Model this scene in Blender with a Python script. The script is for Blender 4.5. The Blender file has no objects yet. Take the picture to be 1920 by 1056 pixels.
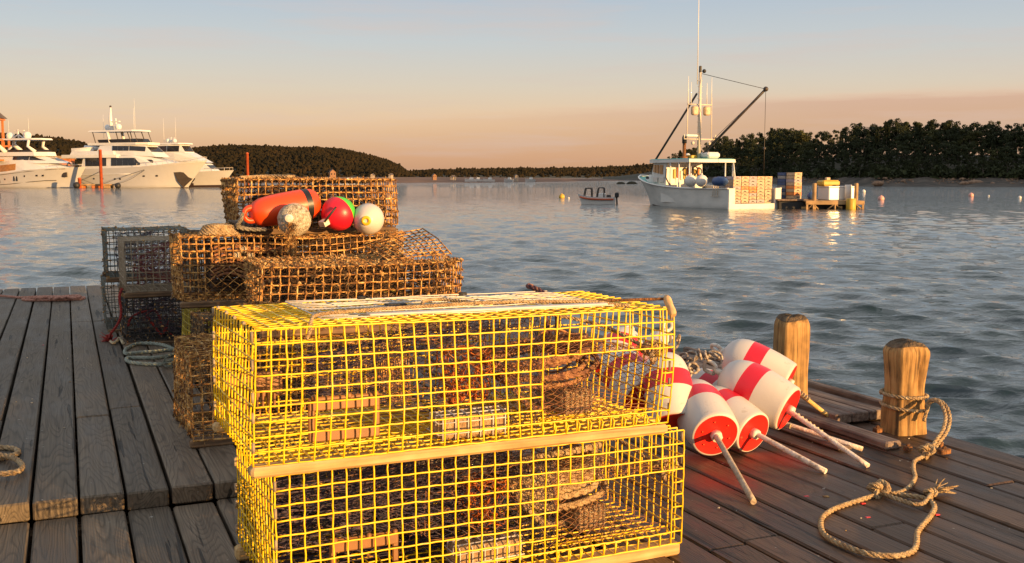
import bpy, math, random
import numpy as np
from mathutils import Vector, Matrix
R = math.radians
rng = random.Random(7)
NR = np.random.RandomState(11)
SC = bpy.context.scene
COL = SC.collection

# ------------------------------------------------------------------ camera
F, CX, CY, HOR, CAMH = 1950.0, 960.0, 528.0, 332.0, 1.133
PITCH = math.atan((CY - HOR) / F)
WATER_Z = -0.9
cam_data = bpy.data.cameras.new("camera")
cam_data.sensor_width = 36.0
cam_data.lens = F / 1920.0 * 36.0
cam_data.clip_start = 0.05
cam_data.clip_end = 20000
cam = bpy.data.objects.new("camera", cam_data)
cam.location = (0, 0, CAMH)
cam.rotation_euler = (math.pi / 2 - PITCH, 0, 0)
COL.objects.link(cam)
SC.camera = cam

# ------------------------------------------------------------------ light
SUN_AZ, SUN_EL = 130.0, 5.5
SUN_STRENGTH = 5.0
SUN_COLOR = (1.0, 0.57, 0.21)
sun_data = bpy.data.lights.new("sun", "SUN")
sun_data.energy = SUN_STRENGTH
sun_data.angle = R(0.5)
sun_data.color = SUN_COLOR
sun = bpy.data.objects.new("sun", sun_data)
sd = Vector((math.sin(R(SUN_AZ)) * math.cos(R(SUN_EL)), math.cos(R(SUN_AZ)) * math.cos(R(SUN_EL)), math.sin(R(SUN_EL))))
sun.rotation_euler = sd.to_track_quat('Z', 'Y').to_euler()
sun.location = sd * 50
COL.objects.link(sun)

def lin(r, g, b):
    def c(x):
        x /= 255.0
        return x / 12.92 if x <= 0.04045 else ((x + 0.055) / 1.055) ** 2.4
    return (c(r), c(g), c(b), 1.0)

world = bpy.data.worlds.new("World")
SC.world = world
world.use_nodes = True
wn = world.node_tree
for n in list(wn.nodes):
    wn.nodes.remove(n)
def N(tree, typ, **kw):
    n = tree.nodes.new(typ)
    for k, v in kw.items():
        if k.startswith("i_"):
            n.inputs[k[2:].replace("_", " ")].default_value = v
        else:
            setattr(n, k, v)
    return n
def ramp(tree, stops, fac=None):
    n = tree.nodes.new("ShaderNodeValToRGB")
    e = n.color_ramp.elements
    while len(e) < len(stops):
        e.new(0.5)
    for el, (p, c) in zip(e, stops):
        el.position = p
        el.color = c if len(c) == 4 else (*c, 1)
    if fac is not None:
        tree.links.new(fac, n.inputs[0])
    return n
def build_world():
    L = wn.links.new
    out = N(wn, "ShaderNodeOutputWorld")
    bg = N(wn, "ShaderNodeBackground")
    bg.inputs["Strength"].default_value = 0.1
    sky = N(wn, "ShaderNodeTexSky")
    sky.sky_type = 'NISHITA'
    sky.sun_disc = False
    sky.sun_elevation = R(SUN_EL)
    sky.sun_rotation = R(SUN_AZ)
    sky.dust_density = 2.0
    tc = N(wn, "ShaderNodeTexCoord")
    sep = N(wn, "ShaderNodeSeparateXYZ")
    L(tc.outputs["Generated"], sep.inputs[0])
    # elevation gradient of the evening air: peach band low down, blue grey above
    k = 10.0
    def s(r, g, b):
        c = lin(r, g, b)
        return (c[0], c[1], c[2], 1)
    rp = ramp(wn, [(0.0, s(200, 152, 118)), (0.02, s(218, 170, 132)), (0.05, s(233, 196, 157)),
                   (0.085, s(216, 202, 184)), (0.125, s(196, 200, 202)), (0.17, s(176, 190, 205)),
                   (0.32, s(208, 212, 214)), (1.0, s(180, 185, 192))], sep.outputs["Z"])
    # warmer and lighter towards the left of the view (west of the anti-sun point)
    mp = N(wn, "ShaderNodeMapping")
    mp.inputs["Scale"].default_value = (2.2, 2.2, 26.0)
    L(tc.outputs["Generated"], mp.inputs[0])
    nz = N(wn, "ShaderNodeTexNoise", noise_dimensions='3D')
    nz.inputs["Scale"].default_value = 1.6
    nz.inputs["Detail"].default_value = 6.0
    nz.inputs["Roughness"].default_value = 0.62
    L(mp.outputs[0], nz.inputs["Vector"])
    # cloud bank: only between about 2 and 5 degrees, and stronger on the right
    band = ramp(wn, [(0.0, (0.25,) * 3), (0.03, (0.75,) * 3), (0.055, (1,) * 3), (0.067, (0,) * 3), (1.0, (0,) * 3)])
    wob = N(wn, "ShaderNodeMath", operation='MULTIPLY_ADD')
    L(nz.outputs["Fac"], wob.inputs[0]); wob.inputs[1].default_value = 0.034
    addz = N(wn, "ShaderNodeMath", operation='ADD')
    L(sep.outputs["Z"], wob.inputs[2])
    L(wob.outputs[0], addz.inputs[0]); addz.inputs[1].default_value = -0.017
    slope = N(wn, "ShaderNodeMath", operation='MULTIPLY_ADD')
    L(sep.outputs["X"], slope.inputs[0]); slope.inputs[1].default_value = -0.03
    L(addz.outputs[0], slope.inputs[2])
    L(slope.outputs[0], band.inputs[0])
    xr = N(wn, "ShaderNodeMapRange")
    L(sep.outputs["X"], xr.inputs["Value"])
    xr.inputs["From Min"].default_value = -0.25
    xr.inputs["From Max"].default_value = 0.3
    cl = N(wn, "ShaderNodeMath", operation='MULTIPLY')
    L(band.outputs[0], cl.inputs[0]); L(xr.outputs[0], cl.inputs[1])
    cl2 = N(wn, "ShaderNodeMath", operation='MULTIPLY')
    L(cl.outputs[0], cl2.inputs[0]); cl2.inputs[1].default_value = 0.8
    cm = N(wn, "ShaderNodeMixRGB")
    L(cl2.outputs[0], cm.inputs[0]); L(rp.outputs[0], cm.inputs[1])
    cc = ramp(wn, [(0.0, s(192, 150, 124)), (0.04, s(200, 158, 134)), (0.056, s(212, 170, 148)), (0.064, s(230, 190, 166)), (0.08, s(228, 196, 174))], slope.outputs[0])
    L(cc.outputs[0], cm.inputs[2])
    # thin wisps
    wp = ramp(wn, [(0.50, (0, 0, 0)), (0.74, (0.5,) * 3)], nz.outputs["Fac"])
    wm = N(wn, "ShaderNodeMixRGB")
    L(wp.outputs[0], wm.inputs[0]); L(cm.outputs[0], wm.inputs[1]); wm.inputs[2].default_value = s(214, 190, 180)
    sc1 = N(wn, "ShaderNodeVectorMath", operation='SCALE')
    L(wm.outputs[0], sc1.inputs[0]); sc1.inputs["Scale"].default_value = k * 0.525
    sc2 = N(wn, "ShaderNodeVectorMath", operation='SCALE')
    L(sky.outputs[0], sc2.inputs[0]); sc2.inputs["Scale"].default_value = 0.12
    ad = N(wn, "ShaderNodeVectorMath", operation='ADD')
    L(sc1.outputs[0], ad.inputs[0]); L(sc2.outputs[0], ad.inputs[1])
    L(ad.outputs[0], bg.inputs["Color"])
    L(bg.outputs[0], out.inputs[0])
build_world()
SC.view_settings.view_transform = 'Standard'
SC.view_settings.look = 'None'
SC.view_settings.exposure = 0.88
SC.view_settings.gamma = 1.0

# ------------------------------------------------------------------ placement helpers
CP, SP = math.cos(PITCH), math.sin(PITCH)
def ray(px, py):
    a, b = (px - CX) / F, -(py - CY) / F
    return Vector((a, CP + b * SP, -SP + b * CP))
def G(px, py, z=0.0):
    d = ray(px, py)
    t = (z - CAMH) / d.z
    return Vector((0, 0, CAMH)) + d * t
def A(px, py, Y):
    d = ray(px, py)
    return Vector((0, 0, CAMH)) + d * (Y / d.y)
BD = -0.4041
DU = Vector((math.cos(BD), -math.sin(BD), 0))     # across the planks
DV = Vector((math.sin(BD), math.cos(BD), 0))      # along the planks
def UV(p):
    return p.dot(DU), p.dot(DV)
def WP(u, v, z=0.0):
    return DU * u + DV * v + Vector((0, 0, z))

# ------------------------------------------------------------------ mesh builder
class MB:
    def __init__(self):
        self.v = []; self.f = []; self.m = []; self.s = []
    def add(self, vs, fs, m=0, smooth=False):
        b = len(self.v)
        self.v.extend([tuple(p) for p in vs])
        for f in fs:
            self.f.append(tuple(i + b for i in f))
        self.m.extend([m] * len(fs)); self.s.extend([smooth] * len(fs))
    def box(self, c, size, rot=None, m=0, taper=1.0):
        x, y, z = [q / 2 for q in size]
        vs = []
        for k in (-1, 1):
            t = taper if k > 0 else 1.0
            for (i, j) in ((-1, -1), (1, -1), (1, 1), (-1, 1)):
                p = Vector((i * x * t, j * y * t, k * z))
                if rot is not None:
                    p = rot @ p
                vs.append(p + Vector(c))
        self.add(vs, [(3, 2, 1, 0), (4, 5, 6, 7), (0, 1, 5, 4), (1, 2, 6, 5), (2, 3, 7, 6), (3, 0, 4, 7)], m)
    def bbox(self, c, size, bev, rot=None, m=0):
        # box with chamfered vertical and top edges
        x, y, z = [q / 2 for q in size]
        b = min(bev, x * .9, y * .9, z * .9)
        rings = []
        for (zz, ins) in ((-z, b), (-z + b, 0), (z - b, 0), (z, b)):
            X, Y = x - ins, y - ins
            cc = b if ins == 0 else b * .6
            rings.append([(-X + cc, -Y, zz), (X - cc, -Y, zz), (X, -Y + cc, zz), (X, Y - cc, zz), (X - cc, Y, zz), (-X + cc, Y, zz), (-X, Y - cc, zz), (-X, -Y + cc, zz)])
        vs = [Vector(p) for r_ in rings for p in r_]
        if rot is not None:
            vs = [rot @ p for p in vs]
        vs = [p + Vector(c) for p in vs]
        fs = [tuple(range(7, -1, -1)), tuple(range(24, 32))]
        for k in range(3):
            for i in range(8):
                j = (i + 1) % 8
                fs.append((k * 8 + i, k * 8 + j, k * 8 + 8 + j, k * 8 + 8 + i))
        self.add(vs, fs, m)
    def tube(self, pts, r, n=6, m=0, cap=True, smooth=True):
        P = np.array([tuple(p) for p in pts], float)
        k = len(P)
        if k < 2:
            return
        rr = np.full(k, r, float) if np.isscalar(r) else np.asarray(r, float)
        T = np.gradient(P, axis=0)
        T /= np.maximum(np.linalg.norm(T, axis=1, keepdims=True), 1e-9)
        a = np.array([0, 0, 1.0]) if abs(T[0][2]) < .9 else np.array([1.0, 0, 0])
        u = np.cross(T[0], a); u /= np.linalg.norm(u)
        an = np.arange(n) * 2 * math.pi / n
        vs = []
        for i in range(k):
            u = u - T[i] * np.dot(u, T[i]); u /= max(np.linalg.norm(u), 1e-9)
            w = np.cross(T[i], u)
            vs.append(P[i] + rr[i] * (np.cos(an)[:, None] * u + np.sin(an)[:, None] * w))
        vs = np.concatenate(vs).tolist()
        fs = []
        for i in range(k - 1):
            for j in range(n):
                q = (j + 1) % n
                fs.append((i * n + j, i * n + q, i * n + n + q, i * n + n + j))
        self.add(vs, fs, m, smooth)
        if cap:
            b = len(self.v) - len(vs)
            self.f.append(tuple(b + j for j in range(n - 1, -1, -1)))
            self.f.append(tuple(b + (k - 1) * n + j for j in range(n)))
            self.m += [m, m]; self.s += [False, False]
    def lathe(self, prof, n=20, mat=None, mats=None, smooth=True, wob=0.0, cap=True):
        # prof: list of (radius, z); mat: Matrix placing it; mats: material index per ring
        vs = []; fs = []; ms = []
        for (r, z) in prof:
            for j in range(n):
                a = 2 * math.pi * j / n
                q = r * (1 + (rng.uniform(-wob, wob) if wob else 0))
                vs.append(Vector((q * math.cos(a), q * math.sin(a), z)))
        if mat is not None:
            vs = [mat @ p for p in vs]
        for i in range(len(prof) - 1):
            mm = mats[i] if mats else 0
            for j in range(n):
                q = (j + 1) % n
                fs.append((i * n + j, i * n + q, i * n + n + q, i * n + n + j)); ms.append(mm)
        b = len(self.v)
        self.v.extend([tuple(p) for p in vs])
        self.f.extend([tuple(i + b for i in f) for f in fs])
        self.m.extend(ms); self.s.extend([smooth] * len(fs))
        if cap:
            self.f.append(tuple(b + j for j in range(n - 1, -1, -1))); self.f.append(tuple(b + (len(prof) - 1) * n + j for j in range(n)))
            self.m += [mats[0] if mats else 0, mats[-1] if mats else 0]; self.s += [False, False]
    def ball(self, c, r, n=14, k=8, m=0, sc=(1, 1, 1), wob=0.0):
        prof = [(max(1e-4, math.sin(math.pi * i / k)) * 1.0, -math.cos(math.pi * i / k)) for i in range(k + 1)]
        M = Matrix.Translation(Vector(c)) @ Matrix.Diagonal((r * sc[0], r * sc[1], r * sc[2], 1))
        self.lathe(prof, n, M, [m] * k, True, wob, cap=False)
    def prism(self, poly, z0, z1, m=0, top_scale=1.0):
        n = len(poly)
        cx = sum(p[0] for p in poly) / n; cy = sum(p[1] for p in poly) / n
        vs = [(p[0], p[1], z0) for p in poly] + [(cx + (p[0] - cx) * top_scale, cy + (p[1] - cy) * top_scale, z1) for p in poly]
        fs = [tuple(range(n - 1, -1, -1)), tuple(range(n, 2 * n))] + [(i, (i + 1) % n, n + (i + 1) % n, n + i) for i in range(n)]
        self.add(vs, fs, m)
    def build(self, name, mats, parent=None, loc=None, rot=None):
        me = bpy.data.meshes.new(name)
        me.from_pydata(self.v, [], self.f)
        if not isinstance(mats, (list, tuple)):
            mats = [mats]
        for mt in mats:
            me.materials.append(mt)
        if len(mats) > 1:
            me.polygons.foreach_set("material_index", self.m)
        me.polygons.foreach_set("use_smooth", self.s)
        me.update()
        o = bpy.data.objects.new(name, me)
        COL.objects.link(o)
        if parent is not None:
            o.parent = parent
        if loc is not None:
            o.location = loc
        if rot is not None:
            o.rotation_euler = rot
        return o

def tag(o, label=None, cat=None, group=None, kind=None):
    if label: o["label"] = label
    if cat: o["category"] = cat
    if group: o["group"] = group
    if kind: o["kind"] = kind
    return o
def thing(name, label, cat, loc=(0, 0, 0), rot=(0, 0, 0), group=None):
    o = bpy.data.objects.new(name, None)
    o.empty_display_size = 0.1
    COL.objects.link(o)
    o.location = loc; o.rotation_euler = rot
    return tag(o, label, cat, group)
def dup(root, loc=None, rot=None, scale=None, label=None, group=None):
    r = root.copy(); COL.objects.link(r)
    if loc is not None: r.location = loc
    if rot is not None: r.rotation_euler = rot
    if scale is not None: r.scale = scale
    if label: r["label"] = label
    if group: r["group"] = group
    for ch in list(root.children):
        c = ch.copy(); COL.objects.link(c); c.parent = r
        for g in list(ch.children):
            d = g.copy(); COL.objects.link(d); d.parent = c
    return r

def spline(pts, step):
    P = [Vector(p) for p in pts]
    if len(P) == 2:
        n = max(2, int((P[1] - P[0]).length / step))
        return [P[0].lerp(P[1], i / n) for i in range(n + 1)]
    Q = [P[0] * 2 - P[1]] + P + [P[-1] * 2 - P[-2]]
    out = []
    for i in range(1, len(Q) - 2):
        a, b, c, d = Q[i - 1], Q[i], Q[i + 1], Q[i + 2]
        n = max(1, int((c - b).length / step))
        for k in range(n):
            t = k / n
            out.append(0.5 * ((2 * b) + (c - a) * t + (2 * a - 5 * b + 4 * c - d) * t * t + (3 * b - a - 3 * c + d) * t ** 3))
    out.append(P[-1])
    return out
def rope_mb(mb, pts, r, pitch=None, m=0, strands=3, sides=5, step=None):
    """laid rope: strands wound round the path"""
    pitch = pitch or r * 7.5
    step = step or r * 0.9
    path = spline(pts, step)
    P = np.array([tuple(p) for p in path])
    T = np.gradient(P, axis=0); T /= np.maximum(np.linalg.norm(T, axis=1, keepdims=True), 1e-9)
    s = np.concatenate([[0], np.cumsum(np.linalg.norm(np.diff(P, axis=0), axis=1))])
    a = np.array([0, 0, 1.0]) if abs(T[0][2]) < .9 else np.array([1.0, 0, 0])
    u = np.cross(T[0], a); u /= np.linalg.norm(u)
    U = []; W = []
    for i in range(len(P)):
        u = u - T[i] * np.dot(u, T[i]); u /= max(np.linalg.norm(u), 1e-9)
        U.append(u.copy()); W.append(np.cross(T[i], u))
    U = np.array(U); W = np.array(W)
    for k in range(strands):
        ph = s / pitch * 2 * math.pi + 2 * math.pi * k / strands
        Q = P + 0.52 * r * (np.cos(ph)[:, None] * U + np.sin(ph)[:, None] * W)
        mb.tube(Q, 0.56 * r, sides, m)

# ------------------------------------------------------------------ materials
def material(name):
    mt = bpy.data.materials.new(name)
    mt.use_nodes = True
    t = mt.node_tree
    b = t.nodes["Principled BSDF"]
    return mt, t, b
def mat_noise(name, stops, scale=8, detail=5, rough=0.7, bump=0.0, bscale=None, stretch=(1, 1, 1), metallic=0.0, coords="Object", spec=0.5, distort=0.0, coat=0.0):
    mt, t, b = material(name)
    L = t.links.new
    tc = N(t, "ShaderNodeTexCoord")
    mp = N(t, "ShaderNodeMapping"); mp.inputs["Scale"].default_value = stretch
    L(tc.outputs[coords], mp.inputs[0])
    nz = N(t, "ShaderNodeTexNoise"); nz.inputs["Scale"].default_value = scale; nz.inputs["Detail"].default_value = detail
    nz.inputs["Distortion"].default_value = distort
    L(mp.outputs[0], nz.inputs["Vector"])
    rp = ramp(t, stops, nz.outputs["Fac"])
    L(rp.outputs[0], b.inputs["Base Color"])
    b.inputs["Roughness"].default_value = rough
    b.inputs["Metallic"].default_value = metallic
    b.inputs["Specular IOR Level"].default_value = spec
    b.inputs["Coat Weight"].default_value = coat
    if bump:
        n2 = N(t, "ShaderNodeTexNoise"); n2.inputs["Scale"].default_value = bscale or scale * 3; n2.inputs["Detail"].default_value = 6
        L(mp.outputs[0], n2.inputs["Vector"])
        bp = N(t, "ShaderNodeBump"); bp.inputs["Strength"].default_value = bump; bp.inputs["Distance"].default_value = 0.02
        L(n2.outputs["Fac"], bp.inputs["Height"]); L(bp.outputs[0], b.inputs["Normal"])
    return mt
def c3(r, g, b): return (r, g, b, 1)
def mul(c, k): return (c[0] * k, c[1] * k, c[2] * k, 1)
def plain(name, c, rough=.5, var=.12, scale=6, bump=0.0, metallic=0, spec=.5, coat=0.0):
    return mat_noise(name, [(.3, mul(c, 1 - var)), (.7, mul(c, 1 + var))], scale, 5, rough, bump, metallic=metallic, spec=spec, coat=coat)

def mat_planks(name, pitch, tint, red_glow=False):
    """weathered boards: long grain, checks, a tone per board; x across, y along"""
    mt, t, b = material(name)
    L = t.links.new
    tc = N(t, "ShaderNodeTexCoord")
    sep = N(t, "ShaderNodeSeparateXYZ"); L(tc.outputs["Object"], sep.inputs[0])
    dv = N(t, "ShaderNodeMath", operation='DIVIDE'); L(sep.outputs["X"], dv.inputs[0]); dv.inputs[1].default_value = pitch
    fl = N(t, "ShaderNodeMath", operation='FLOOR'); L(dv.outputs[0], fl.inputs[0])
    wnz = N(t, "ShaderNodeTexWhiteNoise", noise_dimensions='1D'); L(fl.outputs[0], wnz.inputs["W"])
    off = N(t, "ShaderNodeMath", operation='MULTIPLY'); L(wnz.outputs["Value"], off.inputs[0]); off.inputs[1].default_value = 37.0
    yy = N(t, "ShaderNodeMath", operation='ADD'); L(sep.outputs["Y"], yy.inputs[0]); L(off.outputs[0], yy.inputs[1])
    cb = N(t, "ShaderNodeCombineXYZ"); L(sep.outputs["X"], cb.inputs[0]); L(yy.outputs[0], cb.inputs[1]); L(sep.outputs["Z"], cb.inputs[2])
    # flame grain: contour lines of a smooth field stretched along the board
    mp = N(t, "ShaderNodeMapping"); mp.inputs["Scale"].default_value = (9.0, 0.9, 5.0); L(cb.outputs[0], mp.inputs[0])
    nf = N(t, "ShaderNodeTexNoise"); nf.inputs["Scale"].default_value = 1.0; nf.inputs["Detail"].default_value = 2.0; nf.inputs["Roughness"].default_value = .35
    L(mp.outputs[0], nf.inputs["Vector"])
    ml = N(t, "ShaderNodeMath", operation='MULTIPLY'); L(nf.outputs["Fac"], ml.inputs[0]); ml.inputs[1].default_value = 26.0
    fr = N(t, "ShaderNodeMath", operation='FRACT'); L(ml.outputs[0], fr.inputs[0])
    ring = ramp(t, [(0.0, (.25,) * 3), (.25, (.75,) * 3), (.8, (.9,) * 3), (1.0, (.3,) * 3)], fr.outputs[0])
    # fine fibres
    mp2 = N(t, "ShaderNodeMapping"); mp2.inputs["Scale"].default_value = (170.0, 3.0, 60.0); L(cb.outputs[0], mp2.inputs[0])
    n2 = N(t, "ShaderNodeTexNoise"); n2.inputs["Scale"].default_value = 1.0; n2.inputs["Detail"].default_value = 5.0
    L(mp2.outputs[0], n2.inputs["Vector"])
    # blotches of damp and dirt
    mp3 = N(t, "ShaderNodeMapping"); mp3.inputs["Scale"].default_value = (4.0, 1.4, 2.0); L(cb.outputs[0], mp3.inputs[0])
    n3 = N(t, "ShaderNodeTexNoise"); n3.inputs["Scale"].default_value = 1.5; n3.inputs["Detail"].default_value = 7.0; n3.inputs["Roughness"].default_value = .65
    L(mp3.outputs[0], n3.inputs["Vector"])
    # drying checks
    mp4 = N(t, "ShaderNodeMapping"); mp4.inputs["Scale"].default_value = (26.0, 1.1, 10.0); L(cb.outputs[0], mp4.inputs[0])
    n4 = N(t, "ShaderNodeTexNoise"); n4.inputs["Scale"].default_value = 1.0; n4.inputs["Detail"].default_value = 3.0
    L(mp4.outputs[0], n4.inputs["Vector"])
    chk = ramp(t, [(.655, (1,) * 3), (.675, (.12,) * 3)], n4.outputs["Fac"])
    base = ramp(t, [(.25, tint[0]), (.5, tint[1]), (.75, tint[2])], n3.outputs["Fac"])
    def mulc(a, bq, f=1.0):
        m_ = N(t, "ShaderNodeMixRGB", blend_type='MULTIPLY'); m_.inputs[0].default_value = f
        L(a, m_.inputs[1]); L(bq, m_.inputs[2]); return m_.outputs[0]
    r2 = ramp(t, [(.3, (.62,) * 3), (.7, (1.2,) * 3)], n2.outputs["Fac"])
    tone = ramp(t, [(0, (.70, .70, .70)), (.5, (1.0,) * 3), (1, (1.26, 1.2, 1.14))], wnz.outputs["Value"])
    c = mulc(base.outputs[0], ring.outputs[0], .68)
    c = mulc(c, r2.outputs[0], .8); c = mulc(c, tone.outputs[0]); c = mulc(c, chk.outputs[0], .9)
    # bird droppings and salt specks
    n5 = N(t, "ShaderNodeTexNoise"); n5.inputs["Scale"].default_value = 38.0; n5.inputs["Detail"].default_value = 2.0
    L(cb.outputs[0], n5.inputs["Vector"])
    sp = ramp(t, [(.74, (0,) * 3), (.77, (.7,) * 3)], n5.outputs["Fac"])
    mx = N(t, "ShaderNodeMixRGB"); L(sp.outputs[0], mx.inputs[0]); L(c, mx.inputs[1]); mx.inputs[2].default_value = c3(.42, .40, .36)
    col = mx.outputs[0]
    if red_glow:
        # red glow of the buoys on the planks, painted into the board colour
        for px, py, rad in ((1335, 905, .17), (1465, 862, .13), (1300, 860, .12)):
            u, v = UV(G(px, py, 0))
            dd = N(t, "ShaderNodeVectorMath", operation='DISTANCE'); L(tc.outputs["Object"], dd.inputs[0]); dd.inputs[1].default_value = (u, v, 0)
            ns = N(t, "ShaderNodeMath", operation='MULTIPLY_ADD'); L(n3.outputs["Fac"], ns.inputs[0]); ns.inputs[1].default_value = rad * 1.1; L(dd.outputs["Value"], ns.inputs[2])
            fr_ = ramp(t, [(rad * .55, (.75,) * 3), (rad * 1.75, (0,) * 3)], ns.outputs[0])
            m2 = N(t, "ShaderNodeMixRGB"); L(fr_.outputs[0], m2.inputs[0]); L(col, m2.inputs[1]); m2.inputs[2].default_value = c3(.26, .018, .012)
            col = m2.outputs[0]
    L(col, b.inputs["Base Color"])
    rr = ramp(t, [(.3, (.38 if red_glow else .45,) * 3), (.7, (.62 if red_glow else .8,) * 3)], n3.outputs["Fac"]); L(rr.outputs[0], b.inputs["Roughness"])
    b.inputs["Specular IOR Level"].default_value = .35
    hm = N(t, "ShaderNodeMath", operation='MULTIPLY_ADD'); L(fr.outputs[0], hm.inputs[0]); hm.inputs[1].default_value = .35; L(n2.outputs["Fac"], hm.inputs[2])
    hm2 = N(t, "ShaderNodeMath", operation='MULTIPLY_ADD'); L(chk.outputs[0], hm2.inputs[0]); hm2.inputs[1].default_value = 1.5; L(hm.outputs[0], hm2.inputs[2])
    bp = N(t, "ShaderNodeBump"); bp.inputs["Strength"].default_value = .55; bp.inputs["Distance"].default_value = .004
    L(hm2.outputs[0], bp.inputs["Height"]); L(bp.outputs[0], b.inputs["Normal"])
    return mt

def mat_grain(name, c_dark, c_mid, c_light, axis=2, rough=.75, bump=.4, cracks=True):
    """solid timber, grain along one object axis"""
    mt, t, b = material(name)
    L = t.links.new
    tc = N(t, "ShaderNodeTexCoord")
    st = [55.0] * 3; st[axis] = 2.5
    mp = N(t, "ShaderNodeMapping"); mp.inputs["Scale"].default_value = st; L(tc.outputs["Object"], mp.inputs[0])
    n1 = N(t, "ShaderNodeTexNoise"); n1.inputs["Scale"].default_value = 1.0; n1.inputs["Detail"].default_value = 6.0; n1.inputs["Distortion"].default_value = .4
    L(mp.outputs[0], n1.inputs["Vector"])
    n2 = N(t, "ShaderNodeTexNoise"); n2.inputs["Scale"].default_value = 9.0; n2.inputs["Detail"].default_value = 6.0
    L(tc.outputs["Object"], n2.inputs["Vector"])
    ad = N(t, "ShaderNodeMath", operation='MULTIPLY_ADD'); L(n2.outputs["Fac"], ad.inputs[0]); ad.inputs[1].default_value = .6
    sb = N(t, "ShaderNodeMath", operation='SUBTRACT'); L(n1.outputs["Fac"], sb.inputs[0]); sb.inputs[1].default_value = .3
    L(sb.outputs[0], ad.inputs[2])
    rp = ramp(t, [(.3, c_dark), (.5, c_mid), (.68, c_light)], ad.outputs[0])
    L(rp.outputs[0], b.inputs["Base Color"])
    b.inputs["Roughness"].default_value = rough
    b.inputs["Specular IOR Level"].default_value = .3
    bp = N(t, "ShaderNodeBump"); bp.inputs["Strength"].default_value = bump; bp.inputs["Distance"].default_value = .006
    L(n1.outputs["Fac"], bp.inputs["Height"]); L(bp.outputs[0], b.inputs["Normal"])
    return mt

M = {}
M["deck"] = mat_planks("deck_boards", .147, [c3(.085, .062, .042), c3(.168, .130, .092), c3(.250, .203, .15)])
M["deck_dark"] = mat_planks("brown_deck_boards", .147, [c3(.048, .025, .015), c3(.108, .063, .038), c3(.165, .106, .07)], red_glow=True)
M["yellow"] = mat_noise("yellow_vinyl_wire", [(.28, c3(.55, .34, .02)), (.36, c3(.82, .50, .005)), (.60, c3(.88, .58, .008)), (.7, c3(.80, .62, .12)), (.78, c3(.34, .2, .05))], 30, 5, .38)
M["yellow_dirty"] = mat_noise("yellow_wire_weathered", [(.3, c3(.30, .22, .02)), (.6, c3(.5, .40, .03)), (.75, c3(.22, .17, .1))], 14, 5, .55)
M["whitewire"] = mat_noise("white_vinyl_wire", [(.3, c3(.50, .47, .44)), (.7, c3(.68, .66, .63))], 16, 4, .4)
def mat_crust(name, bare, stops, scale=34, patch=7.0):
    mt = mat_noise(name, stops, scale, 6, .85, .7, 90)
    t = mt.node_tree; b = t.nodes["Principled BSDF"]
    tc = N(t, "ShaderNodeTexCoord")
    nz = N(t, "ShaderNodeTexNoise"); nz.inputs["Scale"].default_value = patch; nz.inputs["Detail"].default_value = 5; nz.inputs["Roughness"].default_value = .65
    t.links.new(tc.outputs["Object"], nz.inputs["Vector"])
    rp = ramp(t, [(.34, (0,) * 3), (.45, (1,) * 3)], nz.outputs["Fac"])
    src = b.inputs["Base Color"].links[0].from_socket
    mx = N(t, "ShaderNodeMixRGB"); t.links.new(rp.outputs[0], mx.inputs[0]); mx.inputs[1].default_value = bare
    t.links.new(src, mx.inputs[2]); t.links.new(mx.outputs[0], b.inputs["Base Color"])
    return mt
M["crust"] = mat_crust("crusted_wire", c3(.055, .042, .03), [(.32, c3(.05, .028, .014)), (.45, c3(.30, .13, .035)), (.57, c3(.66, .36, .10)), (.72, c3(.80, .58, .28))])
M["darktwine"] = mat_noise("dark_old_twine", [(.35, c3(.02, .013, .009)), (.58, c3(.075, .04, .02)), (.74, c3(.24, .12, .045))], 20, 5, .9)
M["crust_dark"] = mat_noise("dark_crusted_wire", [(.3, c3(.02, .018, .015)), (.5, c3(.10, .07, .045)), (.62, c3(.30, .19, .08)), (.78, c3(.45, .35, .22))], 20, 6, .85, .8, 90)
M["greywire"] = mat_noise("grey_beige_wire", [(.3, c3(.20, .15, .10)), (.6, c3(.36, .29, .20)), (.75, c3(.24, .14, .07))], 20, 5, .7)
M["blackwire"] = mat_noise("black_wire", [(.35, c3(.012, .012, .013)), (.6, c3(.05, .045, .04)), (.78, c3(.2, .17, .14))], 22, 5, .7)
M["greenwire"] = mat_noise("grey_green_wire", [(.3, c3(.05, .06, .055)), (.6, c3(.15, .16, .14)), (.78, c3(.3, .27, .2))], 18, 5, .75)
M["weed"] = mat_noise("dried_weed", [(.32, c3(.04, .022, .012)), (.46, c3(.20, .09, .03)), (.58, c3(.46, .27, .09)), (.74, c3(.62, .5, .3))], 45, 5, .95)
M["twine"] = mat_noise("net_twine", [(.36, c3(.028, .026, .05)), (.55, c3(.085, .065, .10)), (.70, c3(.30, .15, .08))], 30, 4, .85)
M["redtwine"] = mat_noise("red_net_twine", [(.3, c3(.10, .02, .02)), (.7, c3(.28, .06, .05))], 30, 4, .85)
M["browntwine"] = mat_noise("brown_net_twine", [(.3, c3(.10, .045, .03)), (.5, c3(.32, .14, .07)), (.7, c3(.52, .28, .11))], 30, 4, .85)
M["rope_tan"] = mat_noise("tan_rope", [(.3, c3(.30, .19, .10)), (.55, c3(.50, .36, .20)), (.75, c3(.62, .50, .33))], 40, 6, .9, .8, 160)
M["rope_pot"] = mat_noise("pot_warp_rope", [(.3, c3(.13, .06, .05)), (.5, c3(.34, .16, .09)), (.7, c3(.50, .30, .13))], 34, 5, .9, .8, 160)
M["rope_purple"] = mat_noise("purple_brown_rope", [(.3, c3(.05, .02, .035)), (.5, c3(.17, .07, .08)), (.7, c3(.34, .16, .10))], 34, 5, .9, .8, 160)
M["rope_orange"] = mat_noise("orange_twine_bundle", [(.3, c3(.30, .06, .015)), (.7, c3(.62, .19, .04))], 34, 5, .9)
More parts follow.
